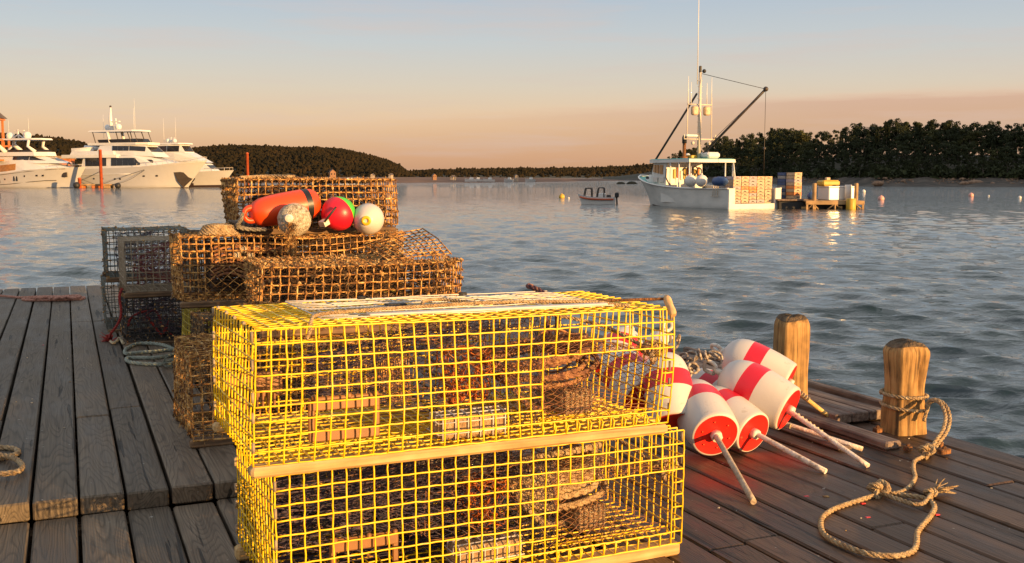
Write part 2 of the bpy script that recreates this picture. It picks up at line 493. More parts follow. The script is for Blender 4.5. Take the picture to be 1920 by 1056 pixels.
M["rope_green"] = mat_noise("grey_green_rope", [(.3, c3(.22, .25, .21)), (.7, c3(.40, .44, .38))], 40, 5, .9, .6, 160)
M["rope_pink"] = mat_noise("faded_pink_rope", [(.3, c3(.40, .17, .12)), (.7, c3(.58, .32, .25))], 40, 5, .9, .6, 160)
M["rope_red"] = mat_noise("red_rope", [(.3, c3(.25, .02, .018)), (.7, c3(.42, .05, .04))], 40, 5, .85, .5, 160)
M["rope_grey"] = mat_noise("grey_old_rope", [(.3, c3(.16, .14, .11)), (.7, c3(.38, .34, .28))], 40, 6, .95, .8, 160)
M["fray"] = plain("frayed_rope_fibre", c3(.5, .42, .28), .95, .25, 30)
M["runner"] = mat_grain("pale_oak_runner", c3(.36, .215, .085), c3(.52, .335, .14), c3(.62, .43, .21), axis=0, bump=.2)
M["runner_old"] = mat_grain("old_runner", c3(.06, .04, .025), c3(.15, .09, .05), c3(.26, .16, .08), axis=0, bump=.4)
M["post"] = mat_grain("weathered_pile", c3(.095, .055, .024), c3(.33, .19, .068), c3(.47, .29, .115), axis=2, bump=.9)
M["post_top"] = mat_noise("worn_pile_top", [(.3, c3(.05, .035, .022)), (.6, c3(.16, .11, .065)), (.75, c3(.26, .19, .11))], 30, 6, .9, .9, 80)
M["timber"] = mat_grain("edge_timber", c3(.075, .05, .04), c3(.17, .12, .095), c3(.26, .20, .16), axis=1, bump=.5)
M["rust"] = mat_noise("rusted_iron", [(.3, c3(.05, .025, .012)), (.5, c3(.20, .085, .03)), (.7, c3(.38, .17, .06))], 40, 6, .85, .6, 120)
M["brick"] = mat_noise("concrete_brick", [(.35, c3(.34, .21, .11)), (.6, c3(.52, .36, .20)), (.75, c3(.6, .46, .30))], 60, 6, .9, .8, 200)
M["vent"] = plain("brown_plastic_vent", c3(.24, .105, .03), .45, .15, 20)
M["handle_wood"] = mat_grain("tool_handle", c3(.42, .25, .11), c3(.56, .36, .18), c3(.64, .45, .24), axis=2, bump=.2)
M["oldsteel"] = mat_noise("old_galvanised_steel", [(.35, c3(.06, .045, .035)), (.52, c3(.24, .19, .15)), (.64, c3(.5, .45, .38)), (.75, c3(.3, .15, .07))], 60, 5, .6, .3, 120)
M["black"] = plain("black_rubber", c3(.018, .018, .02), .55, .3, 20)

def mat_paint(name, c, dirt=c3(.3, .22, .15), amt=.55, rough=.42, scale=14, coat=.15):
    """buoy paint with scuffs, specks of dirt and a slight orange-peel"""
    mt, t, b = material(name)
    L = t.links.new
    tc = N(t, "ShaderNodeTexCoord")
    n1 = N(t, "ShaderNodeTexNoise"); n1.inputs["Scale"].default_value = scale; n1.inputs["Detail"].default_value = 8; n1.inputs["Roughness"].default_value = .7
    L(tc.outputs["Object"], n1.inputs["Vector"])
    n2 = N(t, "ShaderNodeTexNoise"); n2.inputs["Scale"].default_value = 4; n2.inputs["Detail"].default_value = 4
    L(tc.outputs["Object"], n2.inputs["Vector"])
    tone = ramp(t, [(.3, mul(c, .86)), (.7, mul(c, 1.06))], n2.outputs["Fac"])
    d = ramp(t, [(.62, (0,) * 3), (.72, (amt,) * 3)], n1.outputs["Fac"])
    mx = N(t, "ShaderNodeMixRGB"); L(d.outputs[0], mx.inputs[0]); L(tone.outputs[0], mx.inputs[1]); mx.inputs[2].default_value = dirt
    L(mx.outputs[0], b.inputs["Base Color"])
    b.inputs["Roughness"].default_value = rough
    b.inputs["Coat Weight"].default_value = coat
    b.inputs["Coat Roughness"].default_value = .3
    n3 = N(t, "ShaderNodeTexNoise"); n3.inputs["Scale"].default_value = 120; n3.inputs["Detail"].default_value = 4
    L(tc.outputs["Object"], n3.inputs["Vector"])
    bp = N(t, "ShaderNodeBump"); bp.inputs["Strength"].default_value = .15; bp.inputs["Distance"].default_value = .003
    L(n3.outputs["Fac"], bp.inputs["Height"]); L(bp.outputs[0], b.inputs["Normal"])
    return mt
M["bwhite"] = mat_paint("buoy_white_paint", c3(.62, .57, .53), amt=.75, scale=10)
M["bred"] = mat_paint("buoy_red_paint", c3(.62, .010, .030), dirt=c3(.40, .07, .05), amt=.7)
M["bredend"] = mat_paint("buoy_red_end_paint", c3(.70, .018, .012), dirt=c3(.7, .3, .15), amt=.7, scale=22)
M["borange"] = mat_paint("buoy_orange_plastic", c3(.80, .065, .008), dirt=c3(.35, .05, .03), amt=.4)
M["bblack"] = mat_paint("buoy_black_band", c3(.012, .012, .013), dirt=c3(.08, .07, .06))
M["bgreen"] = mat_paint("buoy_green_paint", c3(.08, .55, .03))
M["byellow"] = mat_paint("buoy_yellow_plug", c3(.80, .46, .015))
M["barnacle"] = mat_noise("barnacled_float", [(.3, c3(.26, .20, .13)), (.46, c3(.56, .47, .34)), (.65, c3(.74, .66, .53))], 60, 6, .95, 1.0, 150)
M["handle_white"] = mat_noise("white_plastic_fitting", [(.35, c3(.55, .47, .36)), (.6, c3(.76, .72, .66))], 30, 5, .45)
M["stick_white"] = mat_noise("painted_stick", [(.3, c3(.38, .22, .12)), (.45, c3(.68, .55, .45)), (.7, c3(.78, .70, .62))], 30, 5, .6, .3)
M["stick_raw"] = mat_noise("raw_stick", [(.3, c3(.30, .22, .15)), (.6, c3(.48, .38, .28)), (.75, c3(.58, .50, .40))], 34, 5, .7, .3)
M["stick_yellow"] = mat_noise("yellow_stick", [(.3, c3(.50, .31, .08)), (.7, c3(.72, .52, .2))], 26, 5, .6, .3)

# ================================================================== WATER
def build_water():
    na, nr = 460, 720
    az = np.linspace(R(-62), R(62), na)
    rr = np.concatenate([np.geomspace(2.2, 420, nr - 24), np.geomspace(450, 9000, 24)])
    AZ, RR = np.meshgrid(az, rr)
    X = RR * np.sin(AZ); Y = RR * np.cos(AZ)
    step = np.maximum(np.gradient(rr)[:, None], 0) + RR * 0 
    st2 = RR * (az[1] - az[0])
    Z = np.zeros_like(X); DX = np.zeros_like(X); DY = np.zeros_like(X)
    rs = np.random.RandomState(5)
    calm = 1 - 0.3 * np.clip((RR - 120) / 250, 0, 1)
    for i in range(90):
        lam = 0.14 * (1.25 / 0.14) ** rs.rand()
        th = R(200) + rs.normal() * R(24)
        k = 2 * math.pi / lam
        kx, ky = k * math.sin(th), k * math.cos(th)
        amp = 0.0084 * lam ** 0.85 * (0.6 + 0.8 * rs.rand())
        ph = rs.rand() * 6.28
        eff = np.maximum(step * abs(math.cos(th)), st2 * abs(math.sin(th)))
        fade = np.clip(1.6 - eff / lam * 3.2, 0, 1)
        p = kx * X + ky * Y + ph
        patch = 0.75 + 0.35 * np.sin(X * .21 + i) * np.sin(Y * .13 + i * 1.7)
        a = amp * fade * patch * calm
        Z += a * np.sin(p)
        DX += a * 1.5 * math.sin(th) * np.cos(p); DY += a * 1.5 * math.cos(th) * np.cos(p)
    X = X + DX; Y = Y + DY; Z = Z + WATER_Z
    me = bpy.data.meshes.new("water")
    nv = na * nr
    co = np.stack([X.ravel(), Y.ravel(), Z.ravel()], 1).astype(np.float32)
    i0 = (np.arange(nr - 1)[:, None] * na + np.arange(na - 1)[None, :]).ravel()
    fc = np.stack([i0, i0 + na, i0 + na + 1, i0 + 1], 1).astype(np.int32)
    me.vertices.add(nv); me.vertices.foreach_set("co", co.ravel())
    nf = len(fc)
    me.loops.add(nf * 4); me.loops.foreach_set("vertex_index", fc[:, ::-1].ravel())
    me.polygons.add(nf); me.polygons.foreach_set("loop_start", np.arange(nf, dtype=np.int32) * 4)
    me.polygons.foreach_set("loop_total", np.full(nf, 4, np.int32))
    me.polygons.foreach_set("use_smooth", np.ones(nf, bool))
    me.update(); me.validate()
    mt, t, b = material("harbour_water")
    L = t.links.new
    b.inputs["Base Color"].default_value = c3(.010, .026, .031)
    b.inputs["Roughness"].default_value = .03
    b.inputs["IOR"].default_value = 1.55
    b.inputs["Specular IOR Level"].default_value = .5
    tc = N(t, "ShaderNodeTexCoord")
    mp = N(t, "ShaderNodeMapping"); mp.inputs["Scale"].default_value = (1.0, 1.5, 1.0); mp.inputs["Rotation"].default_value = (0, 0, R(-14))
    L(tc.outputs["Object"], mp.inputs[0])
    n1 = N(t, "ShaderNodeTexNoise"); n1.inputs["Scale"].default_value = 5.0; n1.inputs["Detail"].default_value = 5; n1.inputs["Roughness"].default_value = .5
    n2 = N(t, "ShaderNodeTexNoise"); n2.inputs["Scale"].default_value = 2.1; n2.inputs["Detail"].default_value = 4; n2.inputs["Roughness"].default_value = .55
    L(mp.outputs[0], n1.inputs["Vector"]); L(mp.outputs[0], n2.inputs["Vector"])
    b1 = N(t, "ShaderNodeBump"); b1.inputs["Strength"].default_value = 1.0; b1.inputs["Distance"].default_value = .026
    b2 = N(t, "ShaderNodeBump"); b2.inputs["Strength"].default_value = 1.0; b2.inputs["Distance"].default_value = .15
    # long swell-scale bump only where the mesh is too coarse to carry it
    cd = N(t, "ShaderNodeVectorMath", operation='LENGTH'); L(tc.outputs["Object"], cd.inputs[0])
    mr = N(t, "ShaderNodeMapRange"); L(cd.outputs["Value"], mr.inputs["Value"])
    mr.inputs["From Min"].default_value = 22; mr.inputs["From Max"].default_value = 110; mr.inputs["To Min"].default_value = 0.0; mr.inputs["To Max"].default_value = 1.0
    L(mr.outputs[0], b2.inputs["Strength"])
    L(n2.outputs["Fac"], b2.inputs["Height"]); L(n1.outputs["Fac"], b1.inputs["Height"])
    L(b2.outputs[0], b1.inputs["Normal"]); L(b1.outputs[0], b.inputs["Normal"])
    me.materials.append(mt)
    o = bpy.data.objects.new("water", me); COL.objects.link(o)
    tag(o, "rippled blue grey harbour water", None, None, "structure")
    # the sea carries on behind and beside the camera
    mb = MB(); mb.box((0, -20, WATER_Z - .5), (400, 60, .6))
    tag(mb.build("water", mt), "rippled blue grey harbour water", None, None, "structure")
build_water()

# ================================================================== DOCK
PITCHW = .147
SEAM_V = UV(G(217, 925, .06))[1]
BACK_V = UV(G(100, 538, .06))[1]
EDGE_U = 3.6
DECK2 = .06
ROT = (0, 0, -BD)
def dock_planks(name, u0, u1, v0, v1, top, label, thick=.05, seed=1, mat="deck"):
    r_ = random.Random(seed)
    mb = MB()
    k0, k1 = int(math.floor(u0 / PITCHW)), int(round(u1 / PITCHW))
    for k in range(k0, k1):
        u = (k + .5) * PITCHW
        v = v0 + r_.uniform(-.012, .012)
        cuts = []
        x = v0 + r_.uniform(1.2, 4.2)
        while x < v1 - .6:
            cuts.append(x); x += r_.uniform(2.4, 4.4)
        ends = [v] + cuts + [v1 + r_.uniform(-.012, .012)]
        w = PITCHW - r_.uniform(.008, .015)
        for a, b_ in zip(ends[:-1], ends[1:]):
            dz = r_.uniform(-.004, .003)
            rot = Matrix.Rotation(r_.uniform(-.012, .012), 3, 'Y')
            mb.bbox((u + r_.uniform(-.002, .002), (a + b_) / 2, top - thick / 2 + dz), (w, b_ - a - .004, thick), .006, rot)
    o = mb.build(name, M[mat], rot=ROT)
    return tag(o, label, None, None, "structure")
U_STEP = 10 * PITCHW
dock_planks("dock", -7.0, U_STEP, SEAM_V, BACK_V, DECK2, "raised weathered plank deck on the left", .066, 3)
dock_planks("dock", -7.0, U_STEP, -1.5, SEAM_V - .012, 0.0, "lower plank deck in the foreground", .05, 4)
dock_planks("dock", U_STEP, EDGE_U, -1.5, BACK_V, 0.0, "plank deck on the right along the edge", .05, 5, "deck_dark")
def debris():
    r_ = random.Random(17); mb = MB()
    for k in range(150):
        u, v = (r_.uniform(1.0, 3.5), r_.uniform(.2, 4.6)) if k < 100 else (r_.uniform(-3, 0), r_.uniform(SEAM_V, 9))
        p = WP(u, v, .004 if k < 100 else DECK2 + .004)
        a = r_.uniform(0, 6.3); l = r_.uniform(.003, .011) * (2 if r_.random() < .08 else 1); w = l * r_.uniform(.3, .8)
        m_ = r_.choices([0, 1, 2], [6, 3, .6])[0]
        mb.box(p, (l, w, .003), Matrix.Rotation(a, 3, 'Z'), m_)
    for px, py in ((1627, 970), (1512, 931), (1618, 944), (1757, 965)):
        mb.box(G(px, py, .003), (.017, .010, .003), Matrix.Rotation(.4, 3, 'Z'), 2)
    tag(mb.build("debris", [M["barnacle"], M["weed"], M["bred"]]), "chips of shell, weed and paint scattered on the deck", None, None, "stuff")
debris()
def dock_frame():
    mb = MB()
    dark = M["runner_old"]
    for v in np.arange(-1.2, BACK_V, .62):
        mb.box(((EDGE_U - 7.0) / 2, v, -.155), (EDGE_U + 7.0 - .06, .09, .2))
    mb.box((EDGE_U - .06, (BACK_V - 1.5) / 2, -.17), (.07, BACK_V + 1.4, .23))
    mb.box(((EDGE_U - 7.0) / 2 - .05, BACK_V - .06, -.17), (EDGE_U + 6.9, .07, .23))
    mb.box((-2.7, (BACK_V - 1.5) / 2, -.30), (12.4, BACK_V + 1.2, .05))  # dark sheet added below so the gaps between boards stay dark
    for u in (-6, -3, 0, 2.9):
        for v in (.6, 4.4, 8, BACK_V - .4):
            mb.lathe([(.13, -3), (.12, -.33)], 10, Matrix.Translation((u, v, 0)))
    tag(mb.build("dock", dark, rot=ROT), "dark joists, piles and an added shade sheet under the deck", None, None, "structure")
dock_frame()

# ================================================================== TRAPS
def smooth_field(seed, amp):
    r_ = np.random.RandomState(seed)
    K = r_.normal(size=(5, 3)) * 5.0; P = r_.rand(5) * 6.28; D = r_.normal(size=(5, 3)) * amp
    def f(Q):
        s = np.sin(Q @ K.T + P)
        return Q + s @ D
    return f
def cage_mesh(L, W, H, cell, r, seed, warp=.003, jit=.0012, crust=0.0, hole=None, holes_back=None, sides=6, skip_top=None, lumps=0, strands=0, missing=0.0, sub=1):
    """welded wire box; returns the wire mesh and the growth mesh"""
    r_ = np.random.RandomState(seed)
    fld = smooth_field(seed, warp)
    mb, gm = MB(), MB()
    nx, ny, nz = max(2, round(L / cell)), max(2, round(W / cell)), max(2, round(H / cell))
    pts_all = []
    def face(o, eu, ev, nu, nv, hl=None, edges=True):
        o, eu, ev = map(np.array, (o, eu, ev))
        inh = (lambda i, j: False) if hl is None else (lambda i, j: hl[0] <= i < hl[1] and hl[2] <= j < hl[3])
        def run(fam):
            n_line, n_seg = (nu, nv) if fam == 0 else (nv, nu)
            for i in range(n_line + 1):
                if not edges and (i == 0 or i == n_line):
                    continue
                cur = []
                def flush():
                    if len(cur) >= 2:
                        a = np.array(cur)
                        Q = []
                        for q in range(len(a) - 1):
                            for s in range(sub):
                                Q.append(a[q] + (a[q + 1] - a[q]) * s / sub)
                        Q.append(a[-1])
                        Q = fld(np.array(Q)) + r_.normal(size=(len(Q), 3)) * jit
                        rad = r * (1 + crust * np.abs(r_.normal(size=len(Q)))) if crust else r
                        mb.tube(Q, rad, sides, 0)
                        pts_all.append(Q)
                    cur.clear()
                for j in range(n_seg + 1):
                    p = o + (eu * i / nu + ev * j / nv if fam == 0 else ev * i / nv + eu * j / nu)
                    if j > 0:
                        c0 = inh(i - 1, j - 1) if fam == 0 else inh(j - 1, i - 1)
                        c1 = inh(i, j - 1) if fam == 0 else inh(j - 1, i)
                        if (c0 and c1) or (missing and r_.rand() < missing):
                            flush()
                    cur.append(p)
                flush()
        run(0); run(1)
    face((0, 0, 0), (L, 0, 0), (0, 0, H), nx, nz, hole)
    face((0, W, 0), (L, 0, 0), (0, 0, H), nx, nz, holes_back)
    face((0, 0, 0), (0, W, 0), (0, 0, H), ny, nz, None, False)
    face((L, 0, 0), (0, W, 0), (0, 0, H), ny, nz, None, False)
    face((0, 0, 0), (L, 0, 0), (0, W, 0), nx, ny, None, False)
    face((0, 0, H), (L, 0, 0), (0, W, 0), nx, ny, skip_top, False)
    allp = np.concatenate(pts_all)
    cen = allp[r_.randint(len(allp), size=26)]
    dist = np.min(np.linalg.norm(allp[:, None, :] - cen[None], axis=2) / (.05 + .10 * r_.rand(26))[None], axis=1)
    wgt = np.exp(-dist ** 2) + .10 + .25 * (allp[:, 2] > H * .9)
    wgt /= wgt.sum()
    pick = r_.choice(len(allp), size=lumps + strands + 1, p=wgt)
    for k in range(lumps):
        p = allp[pick[k]] + r_.normal(size=3) * .004
        s = r * (.7 + 1.7 * r_.rand() ** 1.5) * (1 + .8 * r_.rand(3))
        vs = [p + np.array(d) * s * (.6 + .8 * r_.rand()) + r_.normal(size=3) * .001 for d in ((1, 0, 0), (-1, 0, 0), (0, 1, 0), (0, -1, 0), (0, 0, 1.2), (0, 0, -1.2))]
        gm.add(vs, [(0, 2, 4), (2, 1, 4), (1, 3, 4), (3, 0, 4), (2, 0, 5), (1, 2, 5), (3, 1, 5), (0, 3, 5)])
    for k in range(strands):
        p = allp[pick[lumps + k]]
        d = r_.normal(size=3) * np.array([1, 1, .6]) + np.array([0, 0, -.5]); d /= np.linalg.norm(d)
        l = .008 + .026 * r_.rand()
        w = r_.normal(size=3); w = np.cross(w, d); w /= np.linalg.norm(w); w *= .0016 + .0025 * r_.rand()
        mid = p + d * l * .5 + r_.normal(size=3) * .004
        e = p + d * l + np.array([0, 0, -.006])
        gm.add([p - w, p + w, mid + w * .8, mid - w * .8, e], [(0, 1, 2, 3), (3, 2, 4)])
    return mb, gm
def net_mb(mb, fn, nu, nv, r, jit=.003, closed=False, sides=3):
    for sgn in (1, -1):
        ks = range(nu) if closed else range(-nv, nu + nv + 1)
        for k in ks:
            run = []
            for j in range(nv * 2 + 1):
                u = (k + sgn * j / 2) / nu
                v = j / (nv * 2)
                if closed:
                    u %= 1.0
                elif u < -1e-6 or u > 1 + 1e-6:
                    if len(run) > 1: mb.tube(run, r, sides, 0, False)
                    run = []
                    continue
                p = fn(u, v)
                run.append((p[0] + rng.gauss(0, jit), p[1] + rng.gauss(0, jit), p[2] + rng.gauss(0, jit)))
            if len(run) > 1:
                mb.tube(run, r, sides, 0, False)
def scribble(mb, c, size, n, r, seed, seg=14, sides=3, step=.35):
    """tangle of twine inside a box-shaped volume"""
    r_ = random.Random(seed)
    for k in range(n):
        p = Vector([r_.uniform(-.5, .5) for _ in range(3)])
        d = Vector([r_.gauss(0, 1) for _ in range(3)]).normalized()
        pts = []
        for s in range(seg):
            d = (d + Vector([r_.gauss(0, .55) for _ in range(3)])).normalized()
            p = p + d * step / 3
            p = Vector([max(-.5, min(.5, q)) for q in p])
            pts.append(Vector(c) + Vector([p[i] * size[i] for i in range(3)]))
        mb.tube(spline(pts, .02), r, sides, 0, False)
def runner_parts(t, L, W, mat, h=.04, w=.05, x0=-.008, x1=None, proud=.010, n=2):
    x1 = L - .004 if x1 is None else x1
    for y in ([-proud + w / 2, W + proud - w / 2] if n == 2 else [-proud + w / 2]):
        mb = MB(); mb.bbox(((x0 + x1) / 2, y, -h / 2 - .003), (x1 - x0, w, h), .007)
        mb.build("runner", mat, t)

def brick_part(t, c, size, rot, wirem=None):
    mb = MB(); mb.bbox((0, 0, size[2] / 2), size, .008)
    b = mb.build("brick", M["brick"], t, c, rot)
    mb = MB()
    x, y, z = size[0] / 2 + .004, size[1] / 2 + .004, size[2] + .004
    for i in range(6):
        xx = -x + .012 + (2 * x - .024) * i / 5
        mb.tube(spline([(xx, -y, 0), (xx, -y, z * .85), (xx, -y * .7, z), (xx, y * .7, z), (xx, y, z * .85), (xx, y, 0)], .01), .0019, 5)
    for zz in (z * .25, z * .72):
        mb.tube([(-x, -y, zz), (x, -y, zz), (x, y, zz), (-x, y, zz), (-x, -y, zz)], .0019, 5)
    for yy in (-y * .5, y * .5):
        mb.tube([(-x, yy, z * .6), (-x, yy, z), (x, yy, z), (x, yy, z * .6)], .0019, 5)
    mb.build("wire_wrap", wirem or M["whitewire"], b)
    return b
def knot_mb(mb, c, s, r, m=0):
    pts = []
    for i in range(41):
        t = i / 40 * 2 * math.pi
        pts.append(Vector(c) + Vector(((math.sin(t) + 2 * math.sin(2 * t)) * .34, -math.sin(3 * t) * .5, (math.cos(t) - 2 * math.cos(2 * t)) * .34)) * s)
    rope_mb(mb, pts, r, m=m)
    pts2 = [p + Vector((rng.uniform(-.3, .3), rng.uniform(-.3, .3), rng.uniform(-.3, .3))) * s * .5 for p in pts[::5]]
    rope_mb(mb, pts2, r, m=m)

def yellow_trap(label, loc, yaw, tilt, seed, upper):
    L, W, H, C = 32 * .0381, 14 * .0381, 9 * .0381, .0381
    t = thing("lobster_trap", label, "lobster trap", loc, (0, -tilt, yaw), "lobster traps on the dock")
    hole = (21, 31, 1, 6)
    mb, gm = cage_mesh(L, W, H, C, .0024, seed, .0028, .0006, 0.0, hole, None, 6, None, sub=2)
    cg = mb.build("wire_cage", M["yellow"], t)
    # metal crimps on the corner seams
    mb = MB()
    for (x, y) in ((0, 0), (0, W), (L, 0), (L, W)):
        for z in (.045, .12, .17, .25, .32):
            mb.tube([(x, y, z - .012), (x, y, z + .014)], .0042, 7)
    for y in (.1, .22, .33, .45):
        mb.tube([(0, y - .008, H), (0, y + .008, H)], .0042, 7)
    mb.build("hog_ring", M["greywire"], t).__setitem__("kind", "stuff")
    # parlour partition and heads
    mb = MB()
    def parlour(u, v):
        a = 2 * math.pi * u
        q = max(abs(math.cos(a)), abs(math.sin(a)))
        yr, zr = .5 * W * .93 * math.cos(a) / q, .5 * H * .92 * math.sin(a) / q
        k = (1 - v) ** 1.1
        return (.80 - .60 * v, W / 2 + yr * k + .05 * math.cos(a) * (1 - k), H / 2 + zr * k + .05 * math.sin(a) * (1 - k) - .012 * math.sin(v * 3.1))
    net_mb(mb, parlour, 30, 13, .0011, .0025, closed=True)
    def wall(u, v):
        return (.80 + .01 * math.sin(u * 7), .02 + u * (W - .04), .02 + v * (H - .04))
    net_mb(mb, wall, 14, 9, .0011, .002)
    def sag(u, v):
        return (.22 + .55 * u, .05 + .42 * v, H - .03 - .10 * (1 - u) - .03 * math.sin(v * 3.1))
    net_mb(mb, sag, 18, 12, .0011, .004)
    mb.build("parlour_net", M["twine"], t)
    mb = MB()
    def mouth(u, v):
        a = 2 * math.pi * u
        q = max(abs(math.cos(a)), abs(math.sin(a)))
        x0, x1, z0, z1 = 21 * C, 31 * C, C, 6 * C
        cx, cz = (x0 + x1) / 2, (z0 + z1) / 2
        k = (1 - v) ** 1.2
        return (cx + (x1 - x0) / 2 * math.cos(a) / q * k + .075 * math.cos(a) * (1 - k), .003 + .30 * v, cz + (z1 - z0) / 2 * math.sin(a) / q * k + .065 * math.sin(a) * (1 - k) + .05 * v)
    net_mb(mb, mouth, 34, 11, .0011, .002, closed=True)
    ring = [(26 * C + .078 * math.cos(a), .303, 3.5 * C + .05 + .068 * math.sin(a)) for a in np.linspace(0, 2 * math.pi, 25)]
    mb.tube(ring, .0035, 6)
    mb.build("entrance_net", M["browntwine"], t)
    # sill of angled wires below the entrance
    mb = MB()
    for i in range(21, 32):
        x = i * C
        mb.tube([(x, 0, 0.002), (x + .006, .004, C * .5), (x + .004, .028, C * 1.05)], .0025, 6)
    mb.tube([(21 * C, .03, C * 1.05), (31 * C, .03, C * 1.05)], .0026, 6)
    mb.build("entrance_sill", M["yellow"], t)
    # escape vent (front) and ghost panel (back)
    mb = MB()
    x0, x1, z0, z1 = 3.7 * C, 8.6 * C, 1.15 * C, 4.1 * C
    y = .012
    mb.bbox(((x0 + x1) / 2, y, z1 - .016), (x1 - x0, .008, .036), .003)
    mb.bbox(((x0 + x1) / 2, y, z0 + .014), (x1 - x0, .008, .03), .003)
    mb.bbox((x0 + .008, y + .001, (z0 + z1) / 2 + .002), (.018, .007, z1 - z0 - .01), .003)
    mb.bbox((x1 - .008, y + .001, (z0 + z1) / 2 + .002), (.018, .007, z1 - z0 - .01), .003)
    for xx in (x0 + .012, (x0 + x1) / 2 + .01, x1 - .012):
        mb.bbox((xx, y - .007, z1 + .002), (.012, .012, .014), .003)
    mb.build("escape_vent", M["vent"], t)
    mb = MB()
    mb.bbox((.11, W - .012, .10), (.17, .008, .075), .003)
    for i in range(8):
        mb.bbox((.05 + i * .017, W - .022, .055), (.007, .012, .05), .002)
    mb.build("ghost_or_shade_panel", M["vent"], t)
    brick_part(t, (16.0 * C, .085, .004), (.205, .075, .062), (0, 0, .03))
    brick_part(t, (26.6 * C, .29, .004), (.105, .20, .072), (0, 0, .05), M["greywire"])
    # orange bait bag
    mb = MB(); scribble(mb, (17.8 * C, .27, .135 if upper else .12), (.13, .13, .15), 46, .0024, seed + 3, 18)
    mb.build("bait_bag", M["rope_orange"], t)
    mb = MB(); scribble(mb, (.60, .30, .17), (.30, .34, .20), 26, .0014, seed + 5, 16)
    mb.build("loose_twine", M["browntwine"], t)
    if not upper:
        mb = MB(); scribble(mb, (.42, .37, .12), (.80, .28, .22), 220, .0016, seed + 15, 18)  # slack netting, with dense twine added to shade the step's board ends
        mb.build("slack_shade_net", M["twine"], t)
        mb = MB()
        for k in range(4):
            mb.bbox((.12 + .13 * k, W - .03, .055), (.105, .012, .085), .003)
        mb.build("ghost_or_shade_panel", M["black"], t)  # black panels added to block low sun passing through to the step
    # bridle knot and becket on the right end
    mb = MB(); knot_mb(mb, (L + .006, .10, .20), .036, .0075)
    rope_mb(mb, [(L, .1, .2), (L - .04, .16, .23), (L - .08, .25, .26), (L - .2, .3, .29), (L - .3, .36, .31)], .006)
    mb.build("bridle", M["rope_tan"], t)
    mb = MB()
    rope_mb(mb, [(.72, .42, H - .01), (.76, .42, H - .05), (.74, .43, H - .1), (.79, .44, H - .13)], .009)
    rope_mb(mb, [(.735, .42, H - .01), (.73, .43, H - .06), (.765, .44, H - .1)], .009)
    mb.build("becket", M["rope_tan"], t)
    runner_parts(t, L, W, M["runner"], .027 if upper else .04)
    if not upper:
        for y in (.10, W - .09):
            mb = MB(); mb.bbox((L / 2, y, H + .009), (L - .05, .04, .013), .003); mb.build("top_batten", M["runner"], t)
    if upper:
        # white mesh door lying shut on the top
        mb = MB()
        x0, x1, y0, y1, z = 5.0 * C, 27.5 * C, .045, W - .075, H + .0065
        n = 23
        for i in range(n + 1):
            x = x0 + (x1 - x0) * i / n
            mb.tube([(x + rng.gauss(0, .001), y0, z), (x + rng.gauss(0, .001), y1, z + rng.gauss(0, .001))], .0017, 6)
        for j in range(12):
            yy = y0 + (y1 - y0) * j / 11
            mb.tube([(x0 + (x1 - x0) * q / 8, yy + rng.gauss(0, .001), z + .002 + rng.gauss(0, .0012)) for q in range(9)], .0017, 6)
        d = mb.build("door", M["whitewire"], t)
        mb = MB(); mb.bbox(((x0 + x1) / 2 + .05, y0 + .012, z + .007), (x1 - x0 - .14, .034, .006), .002)
        mb.build("door_batten", M["whitewire"], d)
        for xx in (.42, .75):
            mb = MB(); mb.tube([(xx - .012, y1 + .002, z + .003), (xx + .012, y1 + .002, z + .003)], .007, 7)
            mb.build("hinge", M["blackwire"], d)
        mb = MB()
        mb.bbox((.455, .25, z + .006), (.06, .03, .006), .002)
        mb.build("latch", M["blackwire"], d)
        mb = MB()
        bz = z + .013
        rope_mb(mb, [(.135, .0, H - .035), (.142, -.004, H - .01), (.15, .015, H + .008), (.18, .05, bz), (.30, .075, bz + .003), (.46, .10, bz + .003), (.64, .125, bz + .003), (.80, .11, bz + .003), (.98, .075, bz), (1.06, .055, H + .01), (1.10, .04, H + .006)], .0052, pitch=.03)
        rope_mb(mb, [(.50, .16, bz), (.53, .22, bz + .002), (.58, .245, bz + .003), (.62, .21, bz + .002), (.66, .14, bz), (.64, .12, bz + .006)], .0052, pitch=.03)
        mb.build("bungee", M["rope_tan"], t)
    return t
up = yellow_trap("upper of the two bright yellow wire traps, with a white mesh door on top", (-.635, 2.4965, .4251), .4486, -.0135, 21, True)
lo = yellow_trap("lower of the two bright yellow wire traps in front, standing on the deck", (-.5929, 2.5306, .043), .442, -.0029, 22, False)

def old_trap(label, loc, yaw, L, W, H, cell, r, mat, seed, crust=.4, lumps=600, strands=600, growth="weed", hole=None, fill=0, fillmat="browntwine", runner=True, warp=.004, missing=0.0, sides=5, sub=1, tilt=0.0, skip_top=None):
    t = thing("lobster_trap", label, "lobster trap", loc, (0, -tilt, yaw), "lobster traps on the dock")
    mb, gm = cage_mesh(L, W, H, cell, r, seed, warp, .0009, crust, hole, None, sides, skip_top, lumps, strands, missing, sub)
    mb.build("wire_cage", M[mat], t)
    if gm.v:
        tag(gm.build("weed_growth", M[growth], t), kind="stuff")
    mb = MB()
    def fun(u, v):
        a = 2 * math.pi * u
        q = max(abs(math.cos(a)), abs(math.sin(a)))
        k = (1 - v) ** 1.1
        return (L * (.62 - .42 * v), W / 2 + W * .45 * math.cos(a) / q * k + .05 * math.cos(a) * (1 - k), H / 2 + H * .45 * math.sin(a) / q * k + .045 * math.sin(a) * (1 - k))
    net_mb(mb, fun, 26, 9, .0016, .004, closed=True)
    if fill:
        scribble(mb, (L * .55, W / 2, H * .5), (L * .8, W * .8, H * .75), fill, .0022, seed + 9, 18)
    mb.build("parlour_net", M[fillmat], t)
    if runner:
        runner_parts(t, L, W, M["runner_old"], .035)
    return t
RUN = .038
